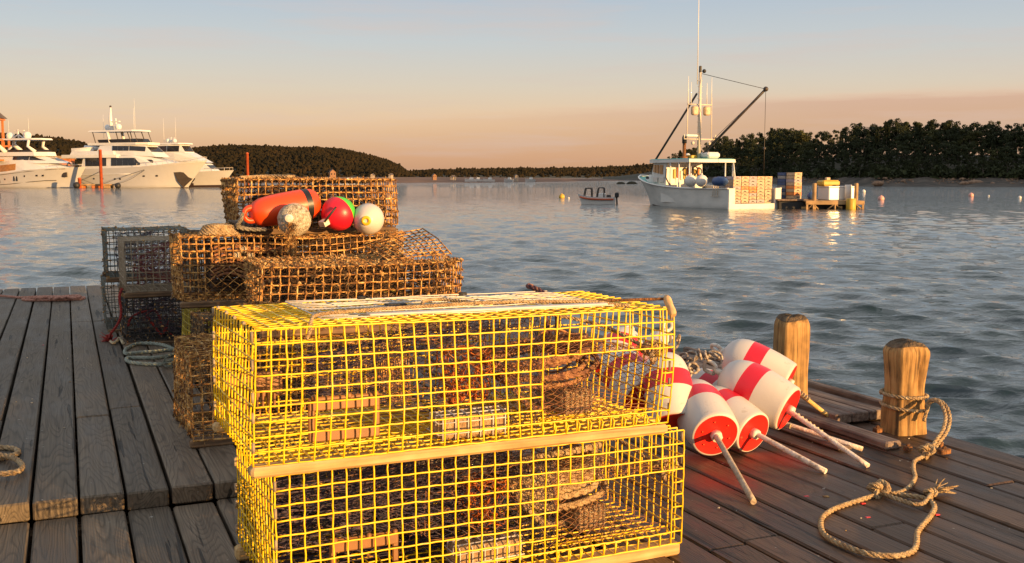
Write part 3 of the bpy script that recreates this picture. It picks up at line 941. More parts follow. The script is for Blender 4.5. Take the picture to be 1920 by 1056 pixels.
B1 = DECK2 + RUN
def gl(px, py, z):
    return G(px, py, z)
# front brown trap on the deck
pJ = gl(360, 824, B1)
old_trap("rusty brown trap on the deck directly left of the yellow traps", pJ, .42, .914, .53, .335, .0381, .0022, "crust", 31, .35, 1800, 1500, fill=40, fillmat="darktwine")
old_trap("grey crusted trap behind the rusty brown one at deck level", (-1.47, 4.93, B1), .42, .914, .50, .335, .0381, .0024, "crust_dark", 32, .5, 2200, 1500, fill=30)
old_trap("dull yellow trap at the bottom of the pile under the netted trap", (-1.66, 5.52, B1), .52, 1.22, .50, .335, .0381, .0024, "yellow_dirty", 33, .2, 250, 100, fill=60, fillmat="twine")
# second tier
pC = A(488, 504, 4.46); pC.z = .475
old_trap("weed covered trap with its lid bent up, just behind the yellow traps", pC, .36, .914, .52, .275, .0381, .0022, "crust", 34, .5, 8500, 3600, fill=190, fillmat="darktwine", warp=.004, skip_top=(19, 24, 4, 14))
pB = A(337, 447, 5.48); pB.z = .475
tB = old_trap("long brown trap with diamond netting, carrying the loose buoys", pB, .40, 1.22, .53, .335, .0381, .0027, "crust", 35, .45, 3600, 1300, hole=(3, 16, 1, 5), fill=230, fillmat="darktwine", warp=.004)
def diamond_panel():
    mb = MB()
    c = .0381
    def fn(u, v): return (3 * c + u * 13 * c, -.004 - .012 * math.sin(u * 3.1) * math.sin(v * 3.1), .6 * c + v * 4.6 * c - .02 * math.sin(u * 3.14) * v)
    net_mb(mb, fn, 8, 3, .0022, .002, sides=5)
    mb.build("diamond_netting", M["crust"], tB)
    mb = MB()
    for k in range(9):
        a = rng.uniform(0, 6)
        z = .11 + .02 * k
        rope_mb(mb, [(.16, .05, z), (.26, .03 + .005 * k, z + .03), (.42, .02, z + .02 * math.sin(a)), (.56, .06, z + .01), (.5, .2, z), (.25, .22, z)], .007)
    mb.build("stowed_rope", M["browntwine"], tB)
    mb = MB()
    for k in range(7):
        mb.ball((.30 + .035 * (k % 4) + rng.uniform(-.01, .01), .05 + .03 * (k // 4), .235 + .03 * (k % 2)), .026, 9, 6, 0, (1, 1, .8), .12)
    mb.build("bait_shells", M["barnacle"], tB)
diamond_panel()
# bent-up lid of the weedy trap
def bent_lid():
    t = [o for o in bpy.data.objects if o.type == 'EMPTY' and "lid bent up" in o.get("label", "")][0]
    mb = MB()
    for i in range(11):
        x = .60 + .0381 * i * .8
        mb.tube([(x, .14, .275 + .002 * i), (x - .02, .30, .30 + .006 * i), (x - .035, .52, .325 + .0075 * i)], .0034, 5)
    for j in range(10):
        y = .15 + .041 * j
        mb.tube([(.60 - .035 * j / 9, y, .277 + .05 * j / 9), (.76 - .035 * j / 9, y, .29 + .085 * j / 9), (.905 - .03 * j / 9, y, .298 + .10 * j / 9)], .0034, 5)
    mb.build("bent_lid", M["crust"], t)
bent_lid()
# hidden supports behind
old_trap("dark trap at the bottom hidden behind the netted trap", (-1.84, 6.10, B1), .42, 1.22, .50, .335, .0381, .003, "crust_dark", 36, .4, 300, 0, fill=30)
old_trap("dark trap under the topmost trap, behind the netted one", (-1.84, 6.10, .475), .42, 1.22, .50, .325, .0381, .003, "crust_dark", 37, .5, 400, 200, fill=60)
# topmost
pA = A(448, 429, 5.80); pA.z = .845
old_trap("topmost trap of the pile, thickly crusted with dried weed", pA, .42, .914, .53, .27, .0381, .0026, "crust", 38, .5, 7500, 2200, fill=150, fillmat="darktwine", warp=.0035)
# left stacks
pG = gl(238, 643, B1 - .02); 
old_trap("black wire trap on the deck with a red rope threaded inside", pG, .42, .56, .53, .285, .043, .0024, "blackwire", 39, .4, 700, 200, fill=25, fillmat="twine")
pD = Vector((pG.x, pG.y, pG.z + .285 + RUN))
old_trap("pale beige wire trap on top of the black one", pD, .42, .56, .53, .325, .043, .0024, "greywire", 40, .15, 60, 0, fill=26, fillmat="redtwine", warp=.002)
pF = gl(192, 622, B1 - .02)
pF = pF + Vector((0, .12, 0))
old_trap("grey trap on the deck at the back left of the pile", pF, .42, .56, .53, .325, .043, .0022, "greenwire", 41, .3, 300, 100, fill=10, fillmat="twine")
old_trap("grey green trap stacked at the far back left corner", Vector((pF.x, pF.y, pF.z + .325 + RUN)), .42, .56, .53, .325, .043, .0023, "greenwire", 42, .4, 500, 400, fill=40, fillmat="twine")

# red rope threaded through the black trap, rope hanging at its left
def single_rope(name, label, cat, pts, r, mat, group="ropes on the dock", extra=None, pitch=None):
    mb = MB()
    rope_mb(mb, pts, r, pitch=pitch)
    if extra:
        for e in extra:
            rope_mb(mb, e, r, pitch=pitch)
    return tag(mb.build(name, M[mat]), label, cat, group)
def fray_mb(mb, p, d, n=22, l=.05, r=.0016, seed=1):
    r_ = random.Random(seed)
    p = Vector(p); d = Vector(d).normalized()
    for k in range(n):
        e = (d + Vector([r_.gauss(0, .35) for _ in range(3)])).normalized() * l * r_.uniform(.5, 1.1)
        q = p + e; q.z = max(q.z, p.z - .008)
        mb.tube([p + Vector([r_.gauss(0, .002) for _ in range(3)]), p + e * .5 + Vector((0, 0, .004)), q], [r, r * .8, r * .4], 4, 0)

# ================================================================== ROPES
D2 = DECK2 + .009
def gp(lst, z): return [G(a, b, z) for a, b in lst]
ez = pG.copy()
single_rope("rope", "red rope hanging down beside the black trap to the deck", "rope",
            [A(229, 541, 6.75), A(224, 556, 6.72), A(227, 580, 6.70), A(226, 596, 6.68), A(218, 612, 6.68), A(208, 625, 6.7), G(205, 634, D2 + .01)], .009, "rope_red")
mb = MB()
p0 = G(205, 636, D2)
knot_mb(mb, p0 + Vector((0, 0, .012)), .02, .007, 0)
fray_mb(mb, G(206, 638, D2), (-1, .1, 0), 26, .07, .003, 3)
rope_mb(mb, gp([(207, 640), (212, 643), (219, 640), (223, 634), (228, 639), (231, 644)], D2 + .004), .009, m=1)
fray_mb(mb, G(210, 640, D2), (.4, -1, 0), 18, .05, .003, 4)
tag(mb.build("rope", [M["rope_red"], M["fray"]]), "frayed pale rope end knotted in red on the deck by the black trap", "rope", "ropes on the dock")
mb = MB()
def trl(px, py, Y): return A(px, py, Y)
rope_mb(mb, [trl(240, 612, 6.72), trl(246, 596, 6.75), trl(262, 587, 6.8), trl(285, 582, 6.85), trl(296, 588, 6.85), trl(305, 610, 6.85), trl(318, 625, 6.85), trl(336, 640, 6.85)], .008)
rope_mb(mb, [trl(285, 582, 6.85), trl(276, 592, 6.8), trl(290, 612, 6.8), trl(304, 626, 6.8), trl(318, 600, 6.85)], .008)
tag(mb.build("rope", M["rope_red"]), "red rope looped inside the black wire trap", "rope", "ropes on the dock")
mb = MB()
rope_mb(mb, gp([(337, 664), (328, 656), (310, 648), (285, 644), (258, 645), (240, 652), (234, 659), (238, 663), (262, 661), (290, 659), (318, 656), (336, 655)], D2 + .004), .0115)
rope_mb(mb, gp([(338, 662), (318, 667), (290, 671), (262, 671), (242, 671), (237, 674), (244, 679), (266, 682), (290, 683), (305, 683)], D2 + .004), .0115)
fray_mb(mb, G(304, 683, D2 + .01), (1, -.1, .1), 40, .09, .003, 8)
tag(mb.build("rope", M["rope_green"]), "thick grey green rope laid in flat loops beside the pile", "rope", "ropes on the dock")
mb = MB()
rope_mb(mb, gp([(-30, 554), (10, 555.5), (40, 558), (62, 557), (90, 556), (120, 556.5), (145, 557), (158, 558), (150, 561), (120, 562), (80, 563), (50, 562.5), (44, 560.5), (70, 559), (100, 558), (130, 555), (150, 554.5)], D2 + .002), .012)
for k in range(6):
    o = rng.uniform(-1, 1)
    rope_mb(mb, gp([(55 + 9 * k, 560 + o), (75 + 9 * k, 557 - o * .5), (100 + 8 * k, 558.5 + o * .4), (112 + 8 * k, 556)], D2 + .014 + .006 * (k % 3)), .011)
tag(mb.build("rope", M["rope_pink"]), "faded pink rope lying loosely along the far end of the left deck", "rope", "ropes on the dock")
mb = MB()
rope_mb(mb, gp([(-60, 838), (-20, 839), (20, 840), (34, 846), (30, 852), (8, 858), (-20, 868), (-40, 880)], D2 + .003), .0105)
rope_mb(mb, gp([(-70, 856), (-20, 853), (5, 854), (28, 860), (41, 872), (38, 882), (20, 887), (-5, 889), (-50, 890)], D2 + .016), .0105)
tag(mb.build("rope", M["rope_tan"]), "tan rope coil at the left edge of the deck, half in sun", "rope", "ropes on the dock")
# rope from the right pile
P2 = G(1706, 818, 0)
def piling_rope():
    mb = MB()
    r = .0082
    def ring(z, rad, a0, a1, dz=0.0, n=14):
        return [Vector((P2.x + rad * math.cos(a), P2.y + .085 + rad * math.sin(a), z + dz * k / (n - 1))) for k, a in enumerate(np.linspace(R(a0), R(a1), n))]
    rope_mb(mb, ring(.165, .096, 10, -190, .012), r, m=0)
    rope_mb(mb, ring(.100, .099, 20, -190, .03), r, m=0)
    rope_mb(mb, ring(.172, .098, -185, -345, .01), r, m=0)
    st = A(1742, 752, P2.y)
    rope_mb(mb, [A(1736, 765, P2.y - .01), st, A(1758, 750, P2.y - .02), A(1774, 762, P2.y - .06), A(1781, 785, P2.y - .12), A(1776, 808, P2.y - .18), A(1762, 828, P2.y - .24), A(1750, 843, P2.y - .28), G(1740, 852, .03)], r)
    rope_mb(mb, [A(1732, 790, P2.y - .02), A(1741, 760, P2.y - .01), A(1752, 751, P2.y - .03), A(1766, 760, P2.y - .07), A(1773, 782, P2.y - .13), A(1768, 806, P2.y - .2), A(1755, 826, P2.y - .25), A(1745, 842, P2.y - .29), G(1738, 850, .03)], r)
    k0 = G(1737, 846, .035)
    knot_mb(mb, k0, .028, .008)
    z = .011
    rope_mb(mb, gp([(1738, 850), (1728, 858), (1715, 865), (1713, 880), (1716, 895), (1708, 910), (1695, 920), (1680, 925), (1668, 924), (1655, 921)], z + .004), r)
    # loop on the deck
    rope_mb(mb, gp([(1650, 925), (1637, 930), (1615, 937), (1590, 945), (1565, 954), (1545, 967), (1539, 980), (1543, 998), (1560, 1013), (1590, 1027), (1625, 1038), (1660, 1042), (1690, 1041), (1712, 1033), (1719, 1018), (1720, 1000), (1730, 985), (1743, 970), (1752, 955), (1750, 945), (1740, 937), (1720, 932), (1690, 928), (1662, 924)], z), r * 1.12)
    rope_mb(mb, gp([(1655, 925), (1672, 932), (1695, 940), (1715, 946), (1730, 945), (1737, 939), (1744, 930), (1750, 922)], z + .006), r)
    knot_mb(mb, G(1648, 918, .03), .032, .0095)
    knot_mb(mb, G(1745, 925, .016), .018, .007)
    fray_mb(mb, G(1752, 920, .02), (1, .35, .1), 30, .08, .003, 12)
    tag(mb.build("rope", M["rope_tan"]), "tan rope wound on the right pile and looped across the deck", "rope", "ropes on the dock")
piling_rope()

# ================================================================== PILES AND EDGE TIMBERS
def piling(label, base, wx, h, seed, zbase=0.0, waist=0.0):
    r_ = random.Random(seed)
    t = thing("wooden_pile", label, "post", (base.x, base.y, zbase), (0, 0, .22), "wooden piles at the dock edge")
    mb = MB(); n = 100
    zs = list(np.linspace(-.25, h, 40)) 
    rings = []
    for zi in zs:
        q = max(0, zi / h)
        ring = []
        for j in range(n):
            a = 2 * math.pi * j / n
            ca, sa = math.cos(a), math.sin(a)
            sq = (abs(ca) ** 7 + abs(sa) ** 7) ** (-1 / 7)
            rad = wx / 2 * (.22 + .78 * sq) * (1.0 + waist * (-.16 * math.exp(-((q - .42) / .2) ** 2) + .05 * math.sin(q * 9 + seed)) + (.06 * math.exp(-(q / .08) ** 2)))
            rad *= 1 + .025 * math.sin(3 * a + seed) + .02 * math.sin(5 * a + q * 6) + r_.gauss(0, .0022)
            # a long drying crack on the sunny side
            d = abs((a - R(-66) + math.pi) % (2 * math.pi) - math.pi)
            if waist > .5 and q > .12: rad *= 1 - (.20 + .05 * math.sin(q * 13)) * math.exp(-((d + .05 * math.sin(q * 7)) / .055) ** 2)
            for ck, (ca_, cw_) in enumerate(((-118, .03), (-80, .025), (-35, .03))):
                dd = abs((a - R(ca_ + 4 * math.sin(q * 5 + ck)) + math.pi) % (2 * math.pi) - math.pi)
                rad *= 1 - .045 * math.exp(-(dd / cw_) ** 2) * (.5 + .5 * math.sin(q * 8 + ck * 2 + seed))
            if zi > h - .05: rad *= 1 - .32 * ((zi - h + .05) / .05) ** 2
            ring.append((rad * ca, rad * sa, zi + (.006 * math.sin(2 * a + seed) if zi > h - .03 else 0)))
        rings.append(ring)
    vs = [p for r in rings for p in r]
    fs = []; ms = []
    for i in range(len(rings) - 1):
        for j in range(n):
            k = (j + 1) % n
            fs.append((i * n + j, i * n + k, (i + 1) * n + k, (i + 1) * n + j))
    mb.add(vs, fs, 0, True)
    mb.build("trunk", M["post"], t)
    mb = MB()
    b = (len(rings) - 1) * n
    top = [Vector(v) for v in rings[-1]]
    c = Vector((.004, -.003, h + .008))
    mid = [c.lerp(p, .55) + Vector((0, 0, r_.uniform(-.004, .006))) for p in top]
    prev = [Vector(v) + Vector((0, 0, .0008)) for v in rings[-2]]
    prev = [Vector((p.x * 1.006, p.y * 1.006, p.z)) for p in prev]
    tp = [p + Vector((0, 0, .001)) for p in top]
    vs = prev + tp + mid + [c]
    fs = []
    for lv in range(2):
        for j in range(n):
            k = (j + 1) % n
            fs.append((lv * n + j, lv * n + k, (lv + 1) * n + k, (lv + 1) * n + j))
    fs += [(2 * n + j, 2 * n + (j + 1) % n, 3 * n) for j in range(n)]
    mb.add(vs, fs, 0, True)
    mb.build("worn_top", M["post_top"], t)
    return t
P1 = G(1487, 752, 0.03)
piling("left wooden pile, straight sided, standing behind the red and white buoys", Vector((P1.x, P1.y + .07, 0)), .150, .445, 3, 0.0, .18)
piling("right wooden pile with a waist, a long crack and rope wound round it", Vector((P2.x, P2.y + .085, 0)), .162, .405, 5, 0.0, 1.0)

def edge_timbers():
    g = "timbers along the dock edge"
    def beam(label, a, b, w, h, z0=0.0, name="edge_timber"):
        a = Vector((a.x, a.y, 0)); b = Vector((b.x, b.y, 0))
        mb = MB(); l = (b - a).length
        mb.bbox((0, 0, h / 2), (w, l, h), .008)
        ang = math.atan2(-(b - a).x, (b - a).y)
        c = (a + b) / 2
        o = mb.build(name, M["timber"], None, (c.x, c.y, z0), (0, 0, ang))
        return tag(o, label, "timber", g)
    u2 = UV(P2)
    # bull rail pieces between and before the piles
    a = WP(3.13, u2[1] - .16); b = WP(3.13, u2[1] + 3.4)
    beam("low beam bolted to the deck in front of the right pile", a, b, .085, .036, .002)
    beam("second low beam beside the first, nearer the buoys", WP(2.93, u2[1] - .10), WP(2.93, u2[1] + 3.2), .07, .022, .002)
    # raised platform boards at the left pile
    e = G(1600, 775, .05)
    ue, ve = UV(e)
    mb = MB()
    for k in range(3):
        mb.bbox((.10 * k - .05, .9, 0), (.094, 1.8, .045), .005)
    mb.bbox((.26, .9, .01), (.04, 1.83, .06), .006)
    o = mb.build("platform_boards", M["timber"], None, WP(ue - .02, ve - .02, .034), (0, 0, -BD))
    tag(o, "short raised boards along the water edge round the left pile", "timber", g)
    for i, (px, py, s) in enumerate([(1529, 795, 1.0), (1583, 790, .8), (1590, 814, .9), (1645, 811, 1.0), (1702, 846, .8), (1760, 838, .8), (1770, 851, 1.5)]):
        mb = MB()
        mb.bbox((0, 0, .011), (.034 * s, .030, .022), .003)
        mb.lathe([(.008, .022), (.008, .03), (.004, .033)], 8)
        o = mb.build("bolt_block", M["rust"], None, G(px, py, .006) , (0, 0, -BD + .2 * (i % 3)))
        tag(o, "rusty bolt block fixed to the deck near the edge beams", "bolt", "rusty bolt blocks on the dock")
edge_timbers()

# ================================================================== BUOYS
def axis_matrix(z):
    return z.to_track_quat('Z', 'Y').to_euler()
def buoy(name, label, nose, tail, rad, stick_end=None, stick_mat="stick_white", stick_r=.012, style="red", eye=True, group="red and white buoys beside the yellow traps", tape=False, nubs=False, eye_rot=0.0, eye_kind=0):
    nose, tail = Vector(nose), Vector(tail)
    rad *= 1.05
    d = nose - tail; l = d.length * 1.05; d.normalize()
    t = thing(name, label, "buoy", tail, axis_matrix(d), group)
    q = t.rotation_euler.to_matrix()
    mb = MB()
    if style == "red":
        zs = [0, .004, .012, .05, .14, .26, .36, .42, .421, .5, .6, .66, .661, .74, .82, .89, .945, .98, 1.0]
        rs = [.80, .855, .885, .90, .94, .975, .995, 1.0, 1.0, 1.0, .985, .965, .965, .925, .86, .76, .60, .40, .22]
        mats = []
        for i in range(len(zs) - 1):
            zc = (zs[i] + zs[i + 1]) / 2
            mats.append(1 if .421 <= zc < .66 else 0)
        prof = [(rad * a, l * b) for a, b in zip(rs, zs)]
        mb.lathe(prof, 40, None, mats, cap=False)
        hs = abs(hash((round(tail.x, 3), round(tail.y, 3)))) % 97
        for i_, (x_, y_, z_) in enumerate(mb.v):
            a_ = math.atan2(y_, x_)
            k_ = 1 + .014 * math.sin(2 * a_ + hs) * math.sin(z_ * 17 + hs) + .010 * math.sin(3 * a_ + z_ * 31 + hs)
            mb.v[i_] = (x_ * k_, y_ * k_, z_)
        # red end face, slightly dished
        mb.lathe([(rad * .805, -.0008), (rad * .6, .002), (rad * .25, .003), (.002, .003)], 40, Matrix.Rotation(math.pi, 4, 'X') @ Matrix.Scale(-1, 4, (0, 0, 1)) if False else None, [2, 2, 2], cap=False)
        if nubs:
            for k in range(6):
                a = k * math.pi / 3 + .3
                mb.ball((rad * .55 * math.cos(a), rad * .55 * math.sin(a), -.001), .0042, 8, 6, 3, (1, 1, .5))
        mats_l = [M["bwhite"], M["bred"], M["bredend"], M["borange"]]
    mb.build("float_body", mats_l, t)
    if stick_end is not None:
        inv = q.transposed()
        e = inv @ (Vector(stick_end) - tail)
        mb = MB()
        n = 9
        mb.tube([Vector((0, 0, .03)).lerp(e, i / n) for i in range(n + 1)], stick_r, 10, 0)
        s = mb.build("stick", M[stick_mat], t)
        mb = MB()
        mb.lathe([(stick_r * 1.9, -.022), (stick_r * 2.1, -.012), (stick_r * 2.1, .004)], 8)
        mb.build("stick_collar", M["handle_white"], t)
        if tape:
            mb = MB()
            for k in range(7):
                p = Vector((0, 0, .0)).lerp(e, .12 + .05 * k)
                mb.lathe([(stick_r * 1.12, -.0018), (stick_r * 1.12, .0018)], 10, Matrix.Translation(p) @ e.to_track_quat('Z', 'Y').to_matrix().to_4x4())
            mb.build("stick_whipping", M["fray"], s)
    if eye:
        mb = MB()
        z0 = l - .012
        if eye_kind == 0:   # moulded neck with an eye
            mb.lathe([(.020, z0), (.017, z0 + .02), (.014, z0 + .03)], 10)
            ring = [(.020 * math.cos(a), 0, z0 + .05 + .024 * math.sin(a)) for a in np.linspace(0, 2 * math.pi, 17)]
            mb.tube(ring, .0085, 8)
        elif eye_kind == 1:  # square eye
            mb.lathe([(.018, z0), (.013, z0 + .03), (.013, z0 + .05)], 10)
            s_ = .024
            mb.tube(spline([(-s_, 0, z0 + .05), (-s_, 0, z0 + .095), (s_, 0, z0 + .095), (s_, 0, z0 + .05), (-s_, 0, z0 + .05)], .008), .0085, 8)
        else:                # two prongs
            for sx in (-1, 1):
                mb.tube([(sx * .012, 0, z0), (sx * .02, 0, z0 + .03), (sx * .018, 0, z0 + .06)], [.010, .008, .006], 8)
        mb.build("eye_fitting", M["handle_white"], t, None, (0, 0, eye_rot))
    return t
# front buoy with the big red end face
t1 = A(1342, 816, 4.06)
s1 = G(1413, 941, .013)
ax1 = (t1 - s1).normalized()
n1 = t1 + Vector((-.06, .30, .105))
buoy("lobster_buoy", "front red and white buoy showing its round red end to the viewer", n1, t1, .107, s1, "stick_raw", .0115, nubs=True, eye_kind=2, eye_rot=.3)
t2 = A(1413, 812, 4.17); n2 = t2 + Vector((-.165, .235, .085))
buoy("lobster_buoy", "red and white buoy squeezed behind the front one, its stick pointing right", n2, t2, .098, G(1548, 884, .012), "stick_white", .011)
t3 = A(1479, 768, 4.28); n3 = t3 + Vector((-.235, .17, .112))
buoy("lobster_buoy", "red and white buoy on top, with two crossed white sticks below it", n3, t3, .108, G(1628, 874, .012), "stick_white", .0105, tape=True, eye_kind=1, eye_rot=1.2)
t4 = A(1478, 718, 4.62); n4 = t4 + Vector((-.255, .12, .115))
buoy("lobster_buoy", "rearmost red and white buoy against the left pile with a yellow stick", n4, t4, .102, G(1564, 789, .014), "stick_yellow", .011, tape=True, eye_kind=0, eye_rot=.9)
t5 = A(1262, 790, 4.18); n5 = t5 + Vector((-.02, .16, .235))
buoy("lobster_buoy", "red and white buoy standing half hidden at the corner of the yellow trap", n5, t5, .098, None, eye_kind=0, eye_rot=1.5)
t6 = A(1390, 770, 4.5); n6 = t6 + Vector((-.19, .22, .085))
buoy("lobster_buoy", "white backed buoy lying under the others in the middle of the heap", n6, t6, .098, G(1617, 842, .012), "stick_white", .0105, tape=True, eye_kind=1)
t7 = A(1205, 745, 4.35); n7 = t7 + Vector((-.10, .2, .12))
buoy("lobster_buoy", "red and white buoy seen through the right end of the upper yellow trap", n7, t7, .10, None, eye_kind=0)
t8 = A(1150, 700, 4.75); n8 = t8 + Vector((.08, .2, .14))
buoy("lobster_buoy", "buoy with a red band seen through the mesh beside the coiled rope", n8, t8, .10, None, eye_kind=0)
t9 = A(1215, 712, 4.9); n9 = t9 + Vector((.09, .1, .20))
buoy("lobster_buoy", "small white necked buoy behind the knot at the trap corner", n9, t9, .08, None, eye_kind=0, eye_rot=.6)

def chain_links():
    mb = MB()
    pts = [A(1270, 676, 4.55), A(1290, 680, 4.5), A(1297, 668, 4.5), A(1312, 664, 4.5), A(1325, 668, 4.5), A(1338, 668, 4.5), A(1285, 690, 4.45), A(1292, 700, 4.4), A(1300, 690, 4.4), A(1282, 672, 4.5), A(1300, 677, 4.47)]
    for i, p in enumerate(pts):
        a = rng.uniform(0, 3.1)
        q = Matrix.Rotation(a, 3, 'Z') @ Matrix.Rotation(rng.uniform(-.7, .7), 3, 'X')
        ring = [p + q @ Vector((.034 * math.cos(s), .02 * math.sin(s) * .2, .022 * math.sin(s))) for s in np.linspace(0, 2 * math.pi, 15)]
        mb.tube(ring, .0062, 7)
    ring = [A(1338, 672, 4.5) + Vector((.038 * math.cos(s), .01 * math.sin(s), .030 * math.sin(s))) for s in np.linspace(0, 2 * math.pi, 19)]
    mb.tube(ring, .005, 7)
    rope_mb(mb, [A(1262, 668, 4.6), A(1280, 672, 4.55), A(1300, 686, 4.45), A(1310, 695, 4.4)], .009)
    rope_mb(mb, [A(1268, 640, 4.7), A(1274, 628, 4.7), A(1272, 645, 4.7), A(1262, 660, 4.6)], .006)
    tag(mb.build("chain", M["oldsteel"]), "old grey and rusty chain and rings threaded through the buoy eyes", "chain")
chain_links()

# buoys lying on the netted trap
BZ = .812
def top_buoys():
    g = "loose buoys lying on the netted trap"
    # long orange float
    tail, nose = A(597, 379, 5.88), A(470, 402, 5.66)
    d = nose - tail; l = d.length
    t = thing("long_float", "long orange float with a black band lying on the netted trap", "buoy", tail, axis_matrix(d.normalized()), g)
    r = .088
    zs = [0, .01, .04, .09, .16, .161, .25, .251, .45, .7, .85, .93, .97, 1.0]
    rs = [.25, .5, .75, .9, .985, .985, 1.0, 1.0, 1.0, .97, .88, .74, .56, .35]
    mats = [0, 0, 0, 0, 1, 1, 1, 0, 0, 0, 0, 0, 0]
    mats = [1 if .161 <= (zs[i] + zs[i + 1]) / 2 < .251 else 0 for i in range(len(zs) - 1)]
    mb = MB(); mb.lathe([(r * a, l * b) for a, b in zip(rs, zs)], 36, None, mats)
    mb.build("float_body", [M["borange"], M["bblack"]], t)
    mb = MB()
    for s in (-1, 1):
        pts = [(0, s * .030, l - .03), (0, s * .034, l + .008), (0, s * .022, l + .03), (0, 0, l + .036)]
        mb.tube(spline(pts, .008), [.02, .02, .019, .018, .017, .016, .015, .015, .014, .014, .014, .014, .014, .014, .014, .014, .014, .014, .014, .014][:len(spline(pts, .008))], 9)
    mb.build("end_eye", M["borange"], t)
    # barnacled ball with growth
    c = A(552, 412, 5.62)
    t = thing("round_float", "barnacled round float with brown growth hanging from it", "buoy", c, (0, 0, 0), g)
    mb = MB(); mb.ball((0, 0, 0), .090, 34, 22, 0, (1, 1, 1), .02); mb.build("float_body", M["barnacle"], t)
    mb = MB(); mb.lathe([(.022, -.01), (.024, .012), (.018, .02)], 12, Matrix.Translation((-.01, -.083, .01)) @ Matrix.Rotation(R(90), 4, 'X')); mb.build("plug", M["handle_white"], t)
    mb = MB(); r_ = random.Random(4)
    for k in range(900):
        q = r_.random()
        p = Vector((r_.gauss(.0, .017), -.088 - .012 * r_.random() + .015 * q, -.01 - q * .20))
        dd = Vector((r_.gauss(0, .5), r_.gauss(-.3, .4), r_.gauss(-.8, .4))).normalized()
        w = Vector((r_.gauss(0, 1), r_.gauss(0, 1), r_.gauss(0, 1))).normalized() * .0022
        e = p + dd * r_.uniform(.010, .026)
        mb.add([p - w, p + w, e], [(0, 1, 2)])
    tag(mb.build("hanging_growth", M["weed"], t), kind="stuff")
    # red and green
    tail, nose = A(656, 386, 5.93), A(611, 416, 5.78)
    d = nose - tail; l = .20; d.normalize()
    t = thing("painted_float", "glossy red float with a green back lying on the netted trap", "buoy", tail, axis_matrix(d), g)
    zs = np.linspace(0, 1, 20)
    prof = [(max(.003, .098 * math.sin(math.pi * (.04 + .92 * z)) ** .62), l * z) for z in zs]
    mb = MB(); mb.lathe(prof, 36, None, [1 if i < 8 else 0 for i in range(19)]); mb.build("float_body", [M["bred"], M["bgreen"]], t)
    mb = MB(); mb.box((0, 0, l + .02), (.045, .03, .04)); mb.build("eye_fitting", M["handle_white"], t)
    mb = MB(); mb.tube(spline([(0, 0, l + .02), (.03, .02, l + .03), (.06, .05, l), (.07, .07, l - .04)], .01), .006, 7); mb.build("strap", M["black"], t)
    # white with yellow plug
    tail, nose = A(694, 408, 6.0), A(684, 416, 5.72)
    d = nose - tail; l = .215; d.normalize()
    t = thing("painted_float", "white float with a yellow plug lying on the netted trap", "buoy", tail, axis_matrix(d), g)
    prof = [(max(.003, .088 * math.sin(math.pi * (.05 + .9 * z)) ** .6) * (1.02 if abs(z - .45) < .03 else 1), l * z) for z in zs]
    mb = MB(); mb.lathe(prof, 36); mb.build("float_body", M["bwhite"], t)
    mb = MB(); mb.lathe([(.029, l - .016), (.027, l + .004), (.012, l + .005), (.010, l - .004), (.001, l - .005)], 18, None, None); mb.build("plug", M["byellow"], t)
top_buoys()
